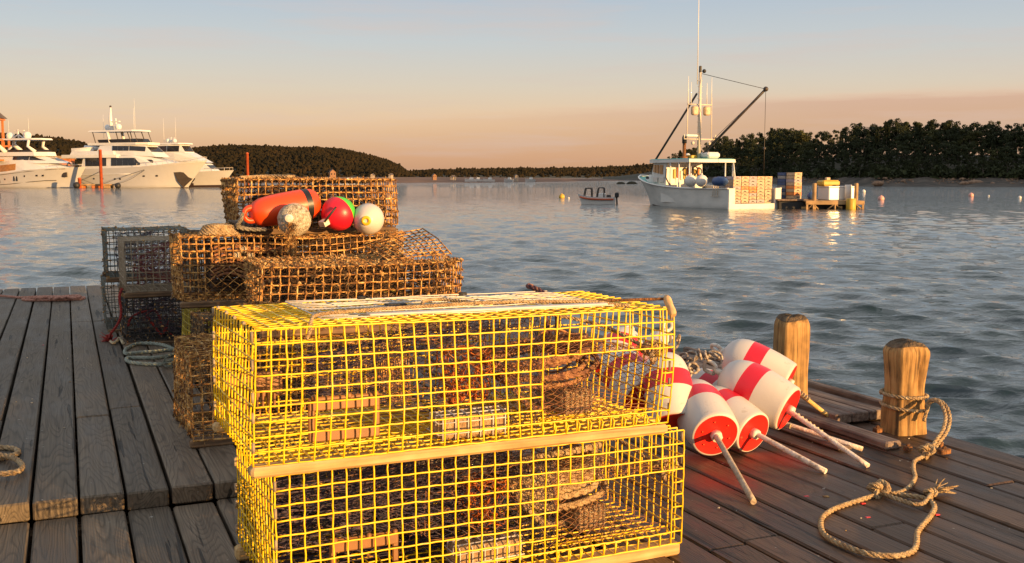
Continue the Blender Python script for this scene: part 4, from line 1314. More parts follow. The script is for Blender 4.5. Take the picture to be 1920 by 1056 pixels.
def pile_ropes():
    g = "ropes on the dock"
    mb = MB()
    Y = 5.62
    for k in range(16):
        z = .826 + .013 * (k // 4)
        q = k % 4
        a = A(372 + 3 * q + 3 * (k // 4), 432, 5.60 + .05 * q); a.z = z
        b = A(412 + 2 * q, 430, 5.57 + .05 * q); b.z = z + .006
        c = A(446 - 4 * (k // 4), 434, 5.62 + .05 * q); c.z = z
        rope_mb(mb, [a, a.lerp(b, .5) + Vector((0, -.015, .004)), b, c], .0095)
    tag(mb.build("rope", M["rope_tan"]), "hank of sunlit tan rope on the left end of the netted trap", "rope", g)
    mb = MB()
    for k in range(8):
        x = 440 + 8 * k
        knot_mb(mb, A(x, 424 + rng.uniform(-4, 4), 5.75 + .02 * k), .035, .010)
    rope_mb(mb, [A(455, 400, 5.62), A(452, 412, 5.6), A(445, 425, 5.62), A(470, 430, 5.65), A(500, 430, 5.66)], .012)
    tag(mb.build("rope", M["rope_grey"]), "tangle of old grey rope under the orange float", "rope", g)
    # rope ends on the top trap
    mb = MB()
    pz = A(460, 337, 5.95)
    for k in range(3):
        rope_mb(mb, [pA + Vector((.0 + .05 * k, .06 + .04 * k, .285)), pA + Vector((.12, .16 + .03 * k, .292)), pA + Vector((.26, .12 + .08 * k, .29))], .010)
    tag(mb.build("rope", M["rope_tan"]), "short tan rope ends on the corner of the topmost trap", "rope", g)
    # coils stowed in the yellow traps
    for (tr, mt, lab, rr) in ((up, "rope_pot", "purple brown rope coiled inside the upper yellow trap", .0085), (lo, "rope_tan", "thick tan rope coiled inside the lower yellow trap", .0115)):
        mb = MB()
        base = tr.matrix_basis if False else Matrix.Translation(tr.location) @ tr.rotation_euler.to_matrix().to_4x4()
        for k in range(9):
            pts = []
            cx, cy, cz = .93 + rng.gauss(0, .018), .31 + rng.gauss(0, .02), .135 + .010 * k + rng.gauss(0, .006)
            for s in range(11):
                a = s / 10 * 2 * math.pi * 1.02 + k
                pts.append(base @ Vector((cx + (.17 + rng.gauss(0, .008)) * math.cos(a), cy + (.095 + rng.gauss(0, .006)) * math.sin(a), cz + .050 * math.sin(a + .6 + .2 * k) - .03 * math.cos(a))))
            rope_mb(mb, pts, rr)
        rope_mb(mb, [base @ Vector(p) for p in ((.76, .25, .17), (.80, .2, .1), (.88, .22, .03), (1.0, .26, .015), (1.1, .3, .012))], rr)
        tag(mb.build("coiled_rope", M[mt]), lab, "rope", g)
    base = Matrix.Translation(up.location) @ up.rotation_euler.to_matrix().to_4x4()
    mb = MB()
    rope_mb(mb, [base @ Vector(p) for p in ((1.0, .30, .20), (1.03, .36, .30), (1.02, .44, .352), (1.0, .50, .366), (1.04, .545, .355), (1.08, .55, .30), (1.08, .5, .2))], .008)
    tag(mb.build("rope", M["rope_purple"]), "purple rope looped over the back top edge of the upper yellow trap", "rope", g)
    t = thing("hook_tool", "rusty iron hook with a wooden cross handle lying on the upper yellow trap", "hook tool", A(1255, 560, 3.05))
    a = A(925, 570, 3.03) - t.location; b = A(1256, 560, 3.05) - t.location
    mb = MB(); mb.tube(spline([a + Vector((.05, -.02, .004)), a + Vector((.0, -.012, .004)), a, a + Vector((.06, .01, .004)), a.lerp(b, .3), a.lerp(b, .6), b], .03), .0045, 7)
    mb.build("iron_rod", M["rust"], t)
    h0 = A(1249, 556, 3.05) - t.location; h1 = A(1263, 592, 3.0) - t.location
    mb = MB(); n = 8
    mb.tube([h0.lerp(h1, i / n) for i in range(n + 1)], [.008, .0115, .012, .0115, .011, .0115, .012, .0115, .008], 12)
    mb.build("cross_handle", M["handle_wood"], t)
pile_ropes()

# ================================================================== LAND
def wl(px, Y):           # point on the water at image column px and depth Y
    return Vector(((px - CX) / F * Y, Y, WATER_Z))
def hgt(py, Y):          # height of image row py at depth Y
    return A(CX, py, Y).z
M["beach"] = mat_noise("shingle_beach", [(.3, c3(.022, .018, .014)), (.5, c3(.058, .045, .035)), (.66, c3(.095, .075, .058)), (.8, c3(.24, .2, .16))], .35, 9, .95, .6, 1.2)
M["spit"] = mat_noise("mud_spit", [(.3, c3(.10, .045, .026)), (.6, c3(.19, .095, .055)), (.8, c3(.30, .19, .12))], .12, 9, .95)
M["soil"] = mat_noise("wooded_ground", [(.3, c3(.025, .025, .012)), (.7, c3(.06, .05, .03))], .2, 6, 1.0)
M["leaf_a"] = mat_noise("leaf_green", [(.3, c3(.022, .030, .012)), (.7, c3(.046, .054, .02))], .9, 5, .75, spec=.2)
M["leaf_b"] = mat_noise("leaf_dark_green", [(.3, c3(.018, .024, .011)), (.7, c3(.038, .046, .018))], .9, 5, .75, spec=.2)
M["leaf_c"] = mat_noise("leaf_olive", [(.3, c3(.042, .046, .014)), (.7, c3(.075, .075, .025))], .9, 5, .75, spec=.2)
M["bark"] = plain("tree_bark", c3(.12, .10, .08), .9, .4, 4)
M["farwood"] = mat_noise("distant_wood", [(.3, c3(.012, .011, .006)), (.5, c3(.022, .017, .008)), (.75, c3(.038, .025, .011))], .035, 6, .9, spec=.1)
M["rock"] = mat_noise("shore_rock", [(.3, c3(.14, .08, .05)), (.7, c3(.36, .24, .16))], 2.0, 6, .9, .6, 6)

def interp(tab, x):
    if x <= tab[0][0]: return tab[0][1]
    for (a, b), (c, d) in zip(tab[:-1], tab[1:]):
        if x <= c: return b + (d - b) * (x - a) / (c - a)
    return tab[-1][1]
# right hand headland -------------------------------------------------
SHORE = [(1130, 640), (1240, 520), (1330, 400), (1430, 320), (1520, 262), (1640, 226), (2000, 214), (2500, 205), (3600, 190)]
SKYL = [(1225, 306), (1245, 292), (1270, 283), (1300, 277), (1345, 262), (1400, 253), (1440, 243), (1490, 241), (1530, 249), (1560, 248), (1590, 235), (1640, 229), (1700, 230), (1760, 226), (1800, 233), (1840, 228), (1870, 237), (1920, 235), (2300, 232), (3600, 240)]
def headland():
    mb = MB()
    cols = [1130 + 25 * i for i in range(100)]
    prof = [(-14, -.35), (-5, -.05), (0, .06), (6, .7), (12, 1.7), (17, 2.3), (30, 3.6), (55, 6.5), (90, 8.5), (160, 9), (400, 8)]
    vs = []
    for px in cols:
        Y = interp(SHORE, px)
        for k, (dy, z) in enumerate(prof):
            zz = z * (1.0 if px > 1300 else max(.25, (px - 1100) / 200)) + (rng.uniform(-.12, .12) if k in (3, 4, 5) else 0)
            yy = Y + dy + (1.5 * math.sin(px * .05) + .8 * math.sin(px * .13)) * (1 if dy < 20 else 0)
            vs.append(((px - CX) / F * yy, yy, WATER_Z + zz))
    n = len(prof)
    fs = [(i * n + j, (i + 1) * n + j, (i + 1) * n + j + 1, i * n + j + 1) for i in range(len(cols) - 1) for j in range(n - 1)]
    ms = [0 if j < 5 else 1 for i in range(len(cols) - 1) for j in range(n - 1)]
    mb.add(vs, fs, 0, True); mb.m = ms
    tag(mb.build("headland", [M["beach"], M["soil"]]), "wooded headland with a stony beach", None, None, "structure")
    # pale stones along the beach
    mb = MB()
    for k in range(900):
        px = rng.uniform(1400, 2100); Y = interp(SHORE, px) + rng.uniform(5, 16)
        q = Y - interp(SHORE, px)
        z = WATER_Z + interp(prof, q) + .02
        s = rng.uniform(.05, .22) * (2.2 if rng.random() < .06 else 1)
        mb.ball(((px - CX) / F * Y, Y, z), s, 6, 4, 0, (1.4, 1, .6), .2)
    tag(mb.build("stones", M["rock"]), "pale stones scattered along the far beach", None, None, "stuff")
headland()

def crown_mesh(seed, kind):
    """leaf clusters through several limbs' worth of volume; unit: metres, about 9 high"""
    r_ = np.random.RandomState(seed)
    mb = MB()
    if kind == "spruce":
        n = 1500
        for k in range(n):
            h = r_.rand() ** .8
            rad = (1 - h) * 2.1 * (.55 + .5 * abs(math.sin(h * 26 + seed))) + .15
            a = r_.rand() * 6.28
            q = rad * math.sqrt(r_.rand() * .8 + .2)
            c = np.array([q * math.cos(a), q * math.sin(a), 1.2 + h * 8.2 - q * .25])
            s = .17 + .22 * r_.rand()
            d = np.array([math.cos(a), math.sin(a), -.35]) + r_.normal(size=3) * .35; d /= np.linalg.norm(d)
            w = np.cross(d, r_.normal(size=3)); w /= np.linalg.norm(w)
            mb.add([c - w * s * .5, c + d * s * 1.3 - w * s * .2, c + d * s * 1.7 + w * s * .2, c + w * s * .6], [(0, 1, 2, 3)])
    else:
        lobes = []
        for k in range(34):
            a = r_.rand() * 6.28; h = r_.rand()
            rr = 2.6 * math.sqrt(r_.rand()) * (1.0 - .5 * abs(h - .45))
            lobes.append((np.array([rr * math.cos(a), rr * math.sin(a), 2.6 + h * 5.4]), .42 + .55 * r_.rand()))
        for c0, rad in lobes:
            for k in range(105):
                d = r_.normal(size=3); d /= np.linalg.norm(d)
                if d[2] < -.3 and r_.rand() < .6: continue
                p = c0 + d * rad * (.55 + .5 * r_.rand()) * np.array([1, 1, .78])
                s = .09 + .15 * r_.rand()
                u = r_.normal(size=3); u = np.cross(u, d + r_.normal(size=3) * .6); u /= np.linalg.norm(u)
                v = np.cross(u, d + r_.normal(size=3) * .7); v /= np.linalg.norm(v)
                mb.add([p - u * s, p - v * s * .7, p + u * s, p + v * s * .7], [(0, 1, 2, 3)])
    return mb
def trunk_mesh(seed, kind):
    r_ = random.Random(seed); mb = MB()
    if kind == "spruce":
        mb.tube([(0, 0, -.8), (0, 0, 4), (.05, 0, 9)], [.17, .11, .02], 7)
    else:
        mb.tube([(0, 0, -.8), (.1, .05, 1.6), (.05, -.05, 3.4), (.15, 0, 6.5)], [.22, .17, .12, .03], 7)
        for k in range(6):
            a = r_.uniform(0, 6.28); z = r_.uniform(1.8, 4.2)
            l = r_.uniform(1.2, 2.2)
            mb.tube([(.05, 0, z), (l * .5 * math.cos(a), l * .5 * math.sin(a), z + .7), (l * math.cos(a), l * math.sin(a), z + 1.7)], [.08, .05, .02], 5)
    return mb
def trees():
    protos = []
    kinds = [("broad", "leaf_a", "dense dark green broadleaf tree in the wood on the right headland"), ("broad", "leaf_b", "very dark broadleaf tree in the wood on the right headland"),
             ("broad", "leaf_c", "olive green broadleaf tree in the wood on the right headland"), ("broad", "leaf_b", "very dark broadleaf tree in the wood on the right headland"),
             ("spruce", "leaf_b", "narrow dark conifer in the wood on the right headland"), ("broad", "leaf_a", "dense dark green broadleaf tree in the wood on the right headland")]
    G_ = "trees in the wood on the right headland"
    for i, (k, m, lab) in enumerate(kinds):
        t = thing("conifer_tree" if k == "spruce" else "broadleaf_tree", lab, "tree", (0, 0, 0), (0, 0, 0), G_)
        crown_mesh(50 + i, k).build("crown", M[m], t)
        trunk_mesh(70 + i, k).build("trunk", M["bark"], t)
        protos.append([t, False])
    r_ = random.Random(99)
    spots = []
    prof = [(0, .06), (6, .7), (12, 1.7), (17, 2.3), (30, 3.6), (55, 6.5), (90, 8.5)]
    for row, (dy, frac, step) in enumerate([(16, .36, 25), (24, .55, 22), (36, .72, 22), (50, .88, 21), (66, 1.0, 16)]):
        px = 1236 + r_.uniform(0, 20) + (40 - row * 8 if row < 4 else 0)
        while px < 2080:
            Y = interp(SHORE, px) + dy + r_.uniform(-4, 4)
            zb = WATER_Z + interp(prof, dy) * (1.0 if px > 1300 else max(.25, (px - 1100) / 200))
            ytop = interp(SKYL, px)
            ybot = 338
            yt = ybot + (ytop - ybot) * frac + r_.uniform(-5, 7) * (1.0 if row == 4 else 1.6)
            h = max(2.5, hgt(yt, Y) - zb)
            spots.append((px, Y, zb, h, row))
            k = 1.0 if px > 1500 else .62
            px += step * r_.uniform(.7, 1.25) * k
    for (px, Y, zb, h, row) in spots:
        i = r_.choices(range(6), [3, 3, 2 if row < 4 else .3, 3, 2.6 if row in (2, 4) else 1.4, 3])[0]
        s = h / 9.2 * (1.05 if i == 4 else 1.12)
        sx = min(s, 1.15) * r_.uniform(.85, 1.25) if i != 4 else s * r_.uniform(.6, .9)
        p, used = protos[i]
        o = p if not used else dup(p)
        protos[i][1] = True
        o.location = ((px - CX) / F * Y, Y, zb)
        o.rotation_euler = (0, 0, r_.uniform(0, 6.28))
        o.scale = (sx, sx, s)
    # undergrowth at the foot of the wood
    mb = MB(); q = np.random.RandomState(3)
    for k in range(15000):
        px = q.uniform(1235, 2080); Y = interp(SHORE, px) + 12 + 9 * q.rand()
        zb = WATER_Z + interp(prof, Y - interp(SHORE, px)) * (1.0 if px > 1300 else .5)
        c = np.array([(px - CX) / F * Y, Y, zb + 2.3 * q.rand() * (.4 + .6 * abs(math.sin(px * .06)))])
        s = .12 + .22 * q.rand(); u = q.normal(size=3) * s; v = q.normal(size=3) * s
        mb.add([c - u, c - v, c + u, c + v], [(0, 1, 2, 3)])
    tag(mb.build("undergrowth", M["leaf_a"]), "bushes along the foot of the headland wood", None, None, "stuff")
trees()

# far hills ------------------------------------------------------------
def hill(name, label, sky, Y, depth, nclump, smin, smax, seed, base=338, x_ext=None):
    r_ = np.random.RandomState(seed)
    mb = MB(); cm = MB()
    cols = np.linspace(sky[0][0], sky[-1][0], 90)
    ks = np.linspace(0, 1, 9)
    vs = []
    for px in cols:
        top = hgt(interp(sky, px) + (smax * F / Y) * .9, Y + depth)
        for k in list(ks) + [1.6]:
            y = Y + depth * k
            f = math.sin(min(k, 1) * math.pi / 2) ** .9 if k <= 1 else .55
            vs.append(((px - CX) / F * y, y, WATER_Z - .1 + max(.05, (top - WATER_Z) * f)))
    n = 10
    fs = [(i * n + j, (i + 1) * n + j, (i + 1) * n + j + 1, i * n + j + 1) for i in range(89) for j in range(n - 1)]
    mb.add(vs, fs, 0, True)
    tag(mb.build(name, M["soil"]), label, None, None, "structure")
    for q in range(nclump):
        px = r_.uniform(sky[0][0], sky[-1][0]); k = r_.rand() ** .75
        y = Y + depth * k
        top = hgt(interp(sky, px) + (smax * F / Y) * .9, Y + depth)
        f = math.sin(k * math.pi / 2) ** .9
        c = np.array([(px - CX) / F * y, y, WATER_Z + max(.05, (top - WATER_Z) * f)])
        s = r_.uniform(smin, smax)
        hgt_ = s * r_.uniform(.9, 1.5) * (1 if r_.rand() > .15 else 1.4)
        m = 5
        ring1 = [c + np.array([math.cos(a) * s * r_.uniform(.6, 1.1), math.sin(a) * s * .8, hgt_ * r_.uniform(.15, .4)]) for a in np.arange(m) * 6.283 / m + r_.rand()]
        ring2 = [c + np.array([math.cos(a) * s * r_.uniform(.35, .75), math.sin(a) * s * .5, hgt_ * r_.uniform(.6, .9)]) for a in np.arange(m) * 6.283 / m + r_.rand()]
        tp = c + np.array([r_.normal() * s * .15, 0, hgt_ * r_.uniform(.95, 1.15)])
        bt = [p * np.array([1, 1, 0]) + np.array([0, 0, c[2] - .5]) for p in ring1]
        vs = bt + ring1 + ring2 + [tp]
        fs = []
        for lv in (0, 1):
            for j in range(m):
                jj = (j + 1) % m
                fs.append((lv * m + j, lv * m + jj, (lv + 1) * m + jj, (lv + 1) * m + j))
        fs += [(2 * m + j, 2 * m + (j + 1) % m, 3 * m) for j in range(m)]
        cm.add(vs, fs)
    tag(cm.build("woods", M["farwood"]), "dark woods covering " + label, None, None, "stuff")
hill("hill", "the wooded hill across the harbour on the left", [(330, 284), (380, 276), (420, 273), (470, 273), (520, 275), (560, 277), (600, 276), (640, 279), (680, 287), (720, 298), (750, 309), (766, 322), (778, 333)], 1150, 380, 9000, 1.3, 3.0, 1)
hill("hill", "the hill rising behind the yachts", [(-260, 238), (0, 254), (45, 253), (80, 256), (120, 259), (150, 265), (180, 272), (230, 279), (300, 286), (370, 296), (420, 310)], 900, 300, 6000, 1.4, 3.2, 2)
hill("hill", "the low ridge on the far horizon", [(745, 323), (800, 318), (900, 316), (1000, 315), (1100, 314), (1180, 311), (1230, 307), (1300, 300), (1450, 300)], 2300, 700, 5000, 2.5, 5.5, 4)
# unseen hill added right of the frame to keep the headland in shade
def shade_hill():
    mb = MB(); vs = []
    n = 24
    for i in range(n + 1):
        a = R(56) + (R(84) - R(56)) * i / n
        for k, (d, z) in enumerate([(0, -.5), (20, 10), (55, 30), (95, 38), (150, 38), (230, 24), (320, 5)]):
            r_ = 225 + d
            e = math.sin(math.pi * min(1, max(0, (i + .6) / (n + 1.2)))) ** .5
            vs.append((r_ * math.sin(a), r_ * math.cos(a), WATER_Z + z * e + (2 * math.sin(i * 1.9 + k) if z > 10 else 0)))
    m = 7
    fs = [(i * m + j, (i + 1) * m + j, (i + 1) * m + j + 1, i * m + j + 1) for i in range(n) for j in range(m - 1)]
    mb.add(vs, fs, 0, True)
    tag(mb.build("hill", M["soil"]), "unseen hill added right of the harbour to shade the headland", None, None, "structure")
shade_hill()
# low tide spit across the middle
def spit():
    mb = MB(); vs = []
    cols = np.linspace(380, 1260, 70)
    prof = [(0, -.3), (6, .05), (40, .8), (110, 1.7), (260, 2.1), (500, 1.5)]
    for px in cols:
        Y = interp([(380, 330), (700, 350), (760, 362), (900, 380), (1000, 410), (1100, 500), (1260, 700)], px) + 6 * math.sin(px * .04)
        for d, z in prof:
            y = Y + d
            vs.append(((px - CX) / F * y, y, WATER_Z + z * interp([(380, 1), (900, .9), (1100, .45), (1260, .4)], px)))
    n = len(prof)
    mb.add(vs, [(i * n + j, (i + 1) * n + j, (i + 1) * n + j + 1, i * n + j + 1) for i in range(69) for j in range(n - 1)], 0, True)
    tag(mb.build("beach", M["spit"]), "long mud and shingle spit across the harbour", None, None, "structure")
spit()

# ================================================================== FAR SHORE BUILDINGS AND SMALL THINGS
M["hwhite"] = plain("house_white", c3(.38, .32, .26), .7, .08, 1)
M["htan"] = plain("house_tan", c3(.26, .14, .08), .8, .15, 1)
M["hroof"] = plain("house_roof", c3(.10, .08, .07), .8, .2, 1)
M["glass"] = plain("dark_glass", c3(.02, .02, .025), .12, .2, 1)
def house(label, px, Y, w, h, d, wall, ybase, group="houses along the far shore", roofh=.45):
    z = hgt(ybase, Y)
    t = thing("house", label, "house", ((px - CX) / F * Y, Y, z), (0, 0, rng.uniform(-.4, .4)), group)
    mb = MB(); mb.box((0, 0, h / 2 - 1), (w, d, h + 2)); mb.add([(-w / 2, -d / 2, h), (w / 2, -d / 2, h), (0, -d / 2, h + w * roofh), (-w / 2, d / 2, h), (w / 2, d / 2, h), (0, d / 2, h + w * roofh)], [(0, 1, 2), (5, 4, 3)])
    mb.build("wall", wall, t)
    mb = MB(); o = .25
    mb.add([(-w / 2 - o, -d / 2 - o, h - o * .6), (0, -d / 2 - o, h + w * roofh + .1), (0, d / 2 + o, h + w * roofh + .1), (-w / 2 - o, d / 2 + o, h - o * .6)], [(0, 1, 2, 3)])
    mb.add([(w / 2 + o, -d / 2 - o, h - o * .6), (0, -d / 2 - o, h + w * roofh + .1), (0, d / 2 + o, h + w * roofh + .1), (w / 2 + o, d / 2 + o, h - o * .6)], [(3, 2, 1, 0)])
    mb.build("roof", M["hroof"], t)
    for xx in (-w * .25, w * .25):
        mb = MB(); mb.box((xx, -d / 2 - .02, h * .55), (w * .18, .06, h * .35)); mb.build("window", M["glass"], t)
for i, (px, y, w, h, mt, lab) in enumerate([
        (625, 325, 9, 6.5, "htan", "tall tan gabled house on the far shore above the topmost trap"),
        (700, 326, 5, 3, "hwhite", "small white house at the foot of the left hill"),
        (734, 325, 4, 2.6, "hwhite", "tiny pale house near the end of the left hill"),
        (815, 327, 6, 3, "htan", "low tan house on the spit right of the hill"),
        (850, 329, 5, 2.6, "hwhite", "white cottage on the spit by the far boats"),
        (968, 327, 5, 2.5, "hwhite", "white cottage alone on the low far ridge shore"),
        (415, 326, 12, 3.5, "htan", "long low tan shed right of the yachts")]):
    house(lab, px, 420, w * .26, h * .27, 2.5, M[mt], y + 6)

# ================================================================== BOAT HELPERS
M["gel"] = plain("white_gelcoat", c3(.72, .71, .69), .25, .03, 1, coat=.4)
M["gel_cream"] = plain("cream_gelcoat", c3(.56, .55, .54), .25, .03, 1, coat=.4)
M["hullwhite"] = mat_noise("work_boat_white", [(.3, c3(.56, .56, .54)), (.6, c3(.70, .69, .66)), (.8, c3(.6, .54, .46))], .9, 7, .5, stretch=(1, 1, 2))
M["teal"] = plain("teal_deck_paint", c3(.10, .42, .36), .5, .1, 2)
M["antifoul"] = plain("bottom_paint", c3(.05, .03, .028), .6, .2, 2)
M["bluepaint"] = plain("blue_plastic", c3(.04, .085, .22), .5, .15, 4)
M["steel"] = plain("painted_steel", c3(.62, .55, .46), .4, .1, 3)
M["darksteel"] = plain("dark_steel", c3(.055, .042, .035), .5, .25, 3)
M["pilered"] = plain("red_pile_sleeve", c3(.50, .10, .035), .6, .2, 1.5)
M["orangewood"] = plain("orange_stained_wood", c3(.50, .16, .05), .7, .2, 2)
M["crate_tan"] = mat_noise("tan_crate", [(.35, c3(.42, .30, .19)), (.6, c3(.62, .47, .32)), (.75, c3(.5, .36, .26))], 5, 5, .6)
M["crate_pink"] = mat_noise("faded_lilac_crate", [(.35, c3(.34, .27, .30)), (.7, c3(.56, .46, .46))], 5, 5, .6)
M["crate_orange"] = mat_noise("orange_crate", [(.35, c3(.62, .20, .06)), (.7, c3(.75, .32, .12))], 5, 5, .6)
M["crate_grey"] = mat_noise("grey_crate_side", [(.35, c3(.22, .23, .25)), (.7, c3(.34, .34, .35))], 5, 5, .6)
M["raftwood"] = plain("raft_timber", c3(.34, .22, .11), .8, .3, 1.5)
M["fballw"] = plain("white_mooring_ball", c3(.74, .70, .66), .5, .08, 3)
M["fballp"] = plain("pink_mooring_ball", c3(.72, .36, .30), .5, .12, 3)
M["yellowp"] = plain("yellow_plastic", c3(.52, .34, .04), .5, .12, 2)
M["teak"] = plain("varnished_wood", c3(.42, .20, .06), .4, .2, 3)

def head_rot(az): return R(90 - az)
def hull_mb(st, deckz=None, nv=7, m_hull=0, m_deck=1, m_bottom=2, boot=.12, transom=True, flare=1.0):
    """st: (x, half beam at sheer, half beam at waterline, z sheer). x from stern to bow"""
    mb = MB()
    rings = []
    for (x, bs, bw, zs, *xk) in st:
        ring = []
        x_w = xk[0] if xk else x
        for i in range(nv + 1):
            f = i / nv
            z = -.5 + (zs + .5) * f
            if z <= 0:
                b = bw * (1 + z * .5)
                xx = x_w
            else:
                g = (z / zs)
                b = bw + (bs - bw) * g ** (1.35 * flare)
                xx = x_w + (x - x_w) * g ** 1.1
            ring.append((xx, max(b, .012), z))
        rings.append(ring)
    n = nv + 1
    for side in (1, -1):
        vs = [(p[0], p[1] * side, p[2]) for r in rings for p in r]
        fs, ms = [], []
        for i in range(len(rings) - 1):
            for j in range(nv):
                q = (i * n + j, (i + 1) * n + j, (i + 1) * n + j + 1, i * n + j + 1)
                fs.append(q if side < 0 else q[::-1])
                ms.append(m_bottom if rings[i][j + 1][2] < boot else m_hull)
        b0 = len(mb.v)
        mb.add(vs, fs, 0, True); mb.m[-len(fs):] = ms
    # bow closure and transom
    for ring, ff in ((rings[-1], 1), (rings[0], 0)):
        if ff == 0 and not transom: continue
        vs = [(p[0], p[1], p[2]) for p in ring] + [(p[0], -p[1], p[2]) for p in ring]
        fs = [(j, j + 1, n + j + 1, n + j) for j in range(nv)]
        mb.add(vs, fs, m_hull)
    # deck
    dz = -.02 if deckz is None else deckz
    vs = []
    for (x, bs, bw, zs, *xk) in st:
        vs += [(x, bs * .985, zs + dz), (x, -bs * .985, zs + dz)]
    mb.add(vs, [(2 * i, 2 * i + 1, 2 * i + 3, 2 * i + 2) for i in range(len(st) - 1)], m_deck)
    return mb
def tier_mb(st, m=0):
    """st: (x_bottom, x_top, half width bottom, half width top, z bottom, z top) from aft to fore"""
    mb = MB()
    vs = []
    for (xb, xt, wb, wt, zb, zt) in st:
        vs += [(xb, wb, zb), (xt, wt, zt), (xt, -wt, zt), (xb, -wb, zb)]
    fs = []
    for i in range(len(st) - 1):
        a, b = i * 4, i * 4 + 4
        fs += [(a, b, b + 1, a + 1), (a + 1, b + 1, b + 2, a + 2), (a + 2, b + 2, b + 3, a + 3)]
    e = (len(st) - 1) * 4
    fs += [(3, 2, 1, 0)[::-1], (e, e + 1, e + 2, e + 3)]
    mb.add(vs, fs, m)
    return mb
def band_parts(parent, st, f0, f1, x0, x1, n, mat, name="window", off=.06, gap=.06, front=False):
    """row of panes along both sides of a tier, set a little proud of the wall"""
    def at(x, f, side):
        for a, b in zip(st[:-1], st[1:]):
            xa = a[0] + (a[1] - a[0]) * f; xb = b[0] + (b[1] - b[0]) * f
            if xa - 1e-6 <= x <= xb + 1e-6:
                t = (x - xa) / max(1e-6, xb - xa)
                ga = a[2] + (a[3] - a[2]) * f; gb = b[2] + (b[3] - b[2]) * f
                za = a[4] + (a[5] - a[4]) * f; zb = b[4] + (b[5] - b[4]) * f
                return Vector((x, side * (ga + (gb - ga) * t + off), za + (zb - za) * t))
        return None
    for side in (1, -1):
        for k in range(n):
            a = x0 + (x1 - x0) * k / n + gap / 2; b = x0 + (x1 - x0) * (k + 1) / n - gap / 2
            nu_, nv_ = 6, 3
            q = [[at(a + (b - a) * i / nu_, f0 + (f1 - f0) * j / nv_, side) for j in range(nv_ + 1)] for i in range(nu_ + 1)]
            q = [c for c in q if all(v is not None for v in c)]
            if len(q) < 2: continue
            m_ = len(q); w_ = nv_ + 1
            out = [v for c in q for v in c]; inn = [v - Vector((0, side * .07, 0)) for v in out]
            fs = []
            for i in range(m_ - 1):
                for j in range(nv_):
                    fs.append((i * w_ + j, (i + 1) * w_ + j, (i + 1) * w_ + j + 1, i * w_ + j + 1))
            o_ = len(out)
            for i in range(m_ - 1):
                fs.append((i * w_, i * w_ + o_, (i + 1) * w_ + o_, (i + 1) * w_)); fs.append((i * w_ + nv_, (i + 1) * w_ + nv_, (i + 1) * w_ + nv_ + o_, i * w_ + nv_ + o_))
            for j in range(nv_):
                fs.append((j, j + 1, j + 1 + o_, j + o_)); e_ = (m_ - 1) * w_; fs.append((e_ + j, e_ + j + o_, e_ + j + 1 + o_, e_ + j + 1))
            mb = MB(); mb.add(out + inn, fs)
            mb.build(name, mat, parent)
    if front:
        a = st[-1]
        def fr(y, f): return Vector((a[0] + (a[1] - a[0]) * f + off, y * (a[2] + (a[3] - a[2]) * f), a[4] + (a[5] - a[4]) * f))
        for k in range(3):
            y0, y1 = -.94 + 1.88 * k / 3 + .02, -.94 + 1.88 * (k + 1) / 3 - .02
            q = [fr(y0, f0), fr(y1, f0), fr(y1, f1), fr(y0, f1)]
            inn = [v - Vector((.035, 0, 0)) for v in q]
            mb = MB(); mb.add(q + inn, [(0, 1, 2, 3), (7, 6, 5, 4), (0, 4, 5, 1), (1, 5, 6, 2), (2, 6, 7, 3), (3, 7, 4, 0)])
            mb.build("windscreen_pane", mat, parent)
def rail_mb(pts, h, r, every=1):
    mb = MB()
    mb.tube([Vector(p) + Vector((0, 0, h)) for p in pts], r, 5)
    for p in pts[::every]:
        mb.tube([p, Vector(p) + Vector((0, 0, h))], r * .8, 5)
    return mb
def dome(t, c, r, name="radar_dome"):
    mb = MB(); mb.lathe([(r * .6, -r * .9), (r * .9, -r * .5), (r, 0), (r * .95, r * .35), (r * .7, r * .75), (r * .35, r * .96), (.01, r)], 18, Matrix.Translation(Vector(c)))
    mb.build(name, M["gel"], t)
def whip(t, a, l, lean=(0, 0), name="whip_antenna"):
    mb = MB(); a = Vector(a); mb.tube([a, a + Vector((lean[0] * l, lean[1] * l, l))], [.035, .018], 5)
    mb.build(name, M["gel"], t)
def port_part(t, pts, mat=None, name="porthole"):
    for p, w, h, side in pts:
        mb = MB(); mb.bbox((0, 0, 0), (w, .06, h), min(w, h) * .25); mb.build(name, mat or M["glass"], t, p)

def sheer_y(st, x, z):
    for a, b in zip(st[:-1], st[1:]):
        if a[0] <= x <= b[0]:
            t = (x - a[0]) / (b[0] - a[0])
            bs = a[1] + (b[1] - a[1]) * t; bw = a[2] + (b[2] - a[2]) * t; zs = a[3] + (b[3] - a[3]) * t
            return bw + (bs - bw) * max(0, z / zs) ** 1.35
    return 0
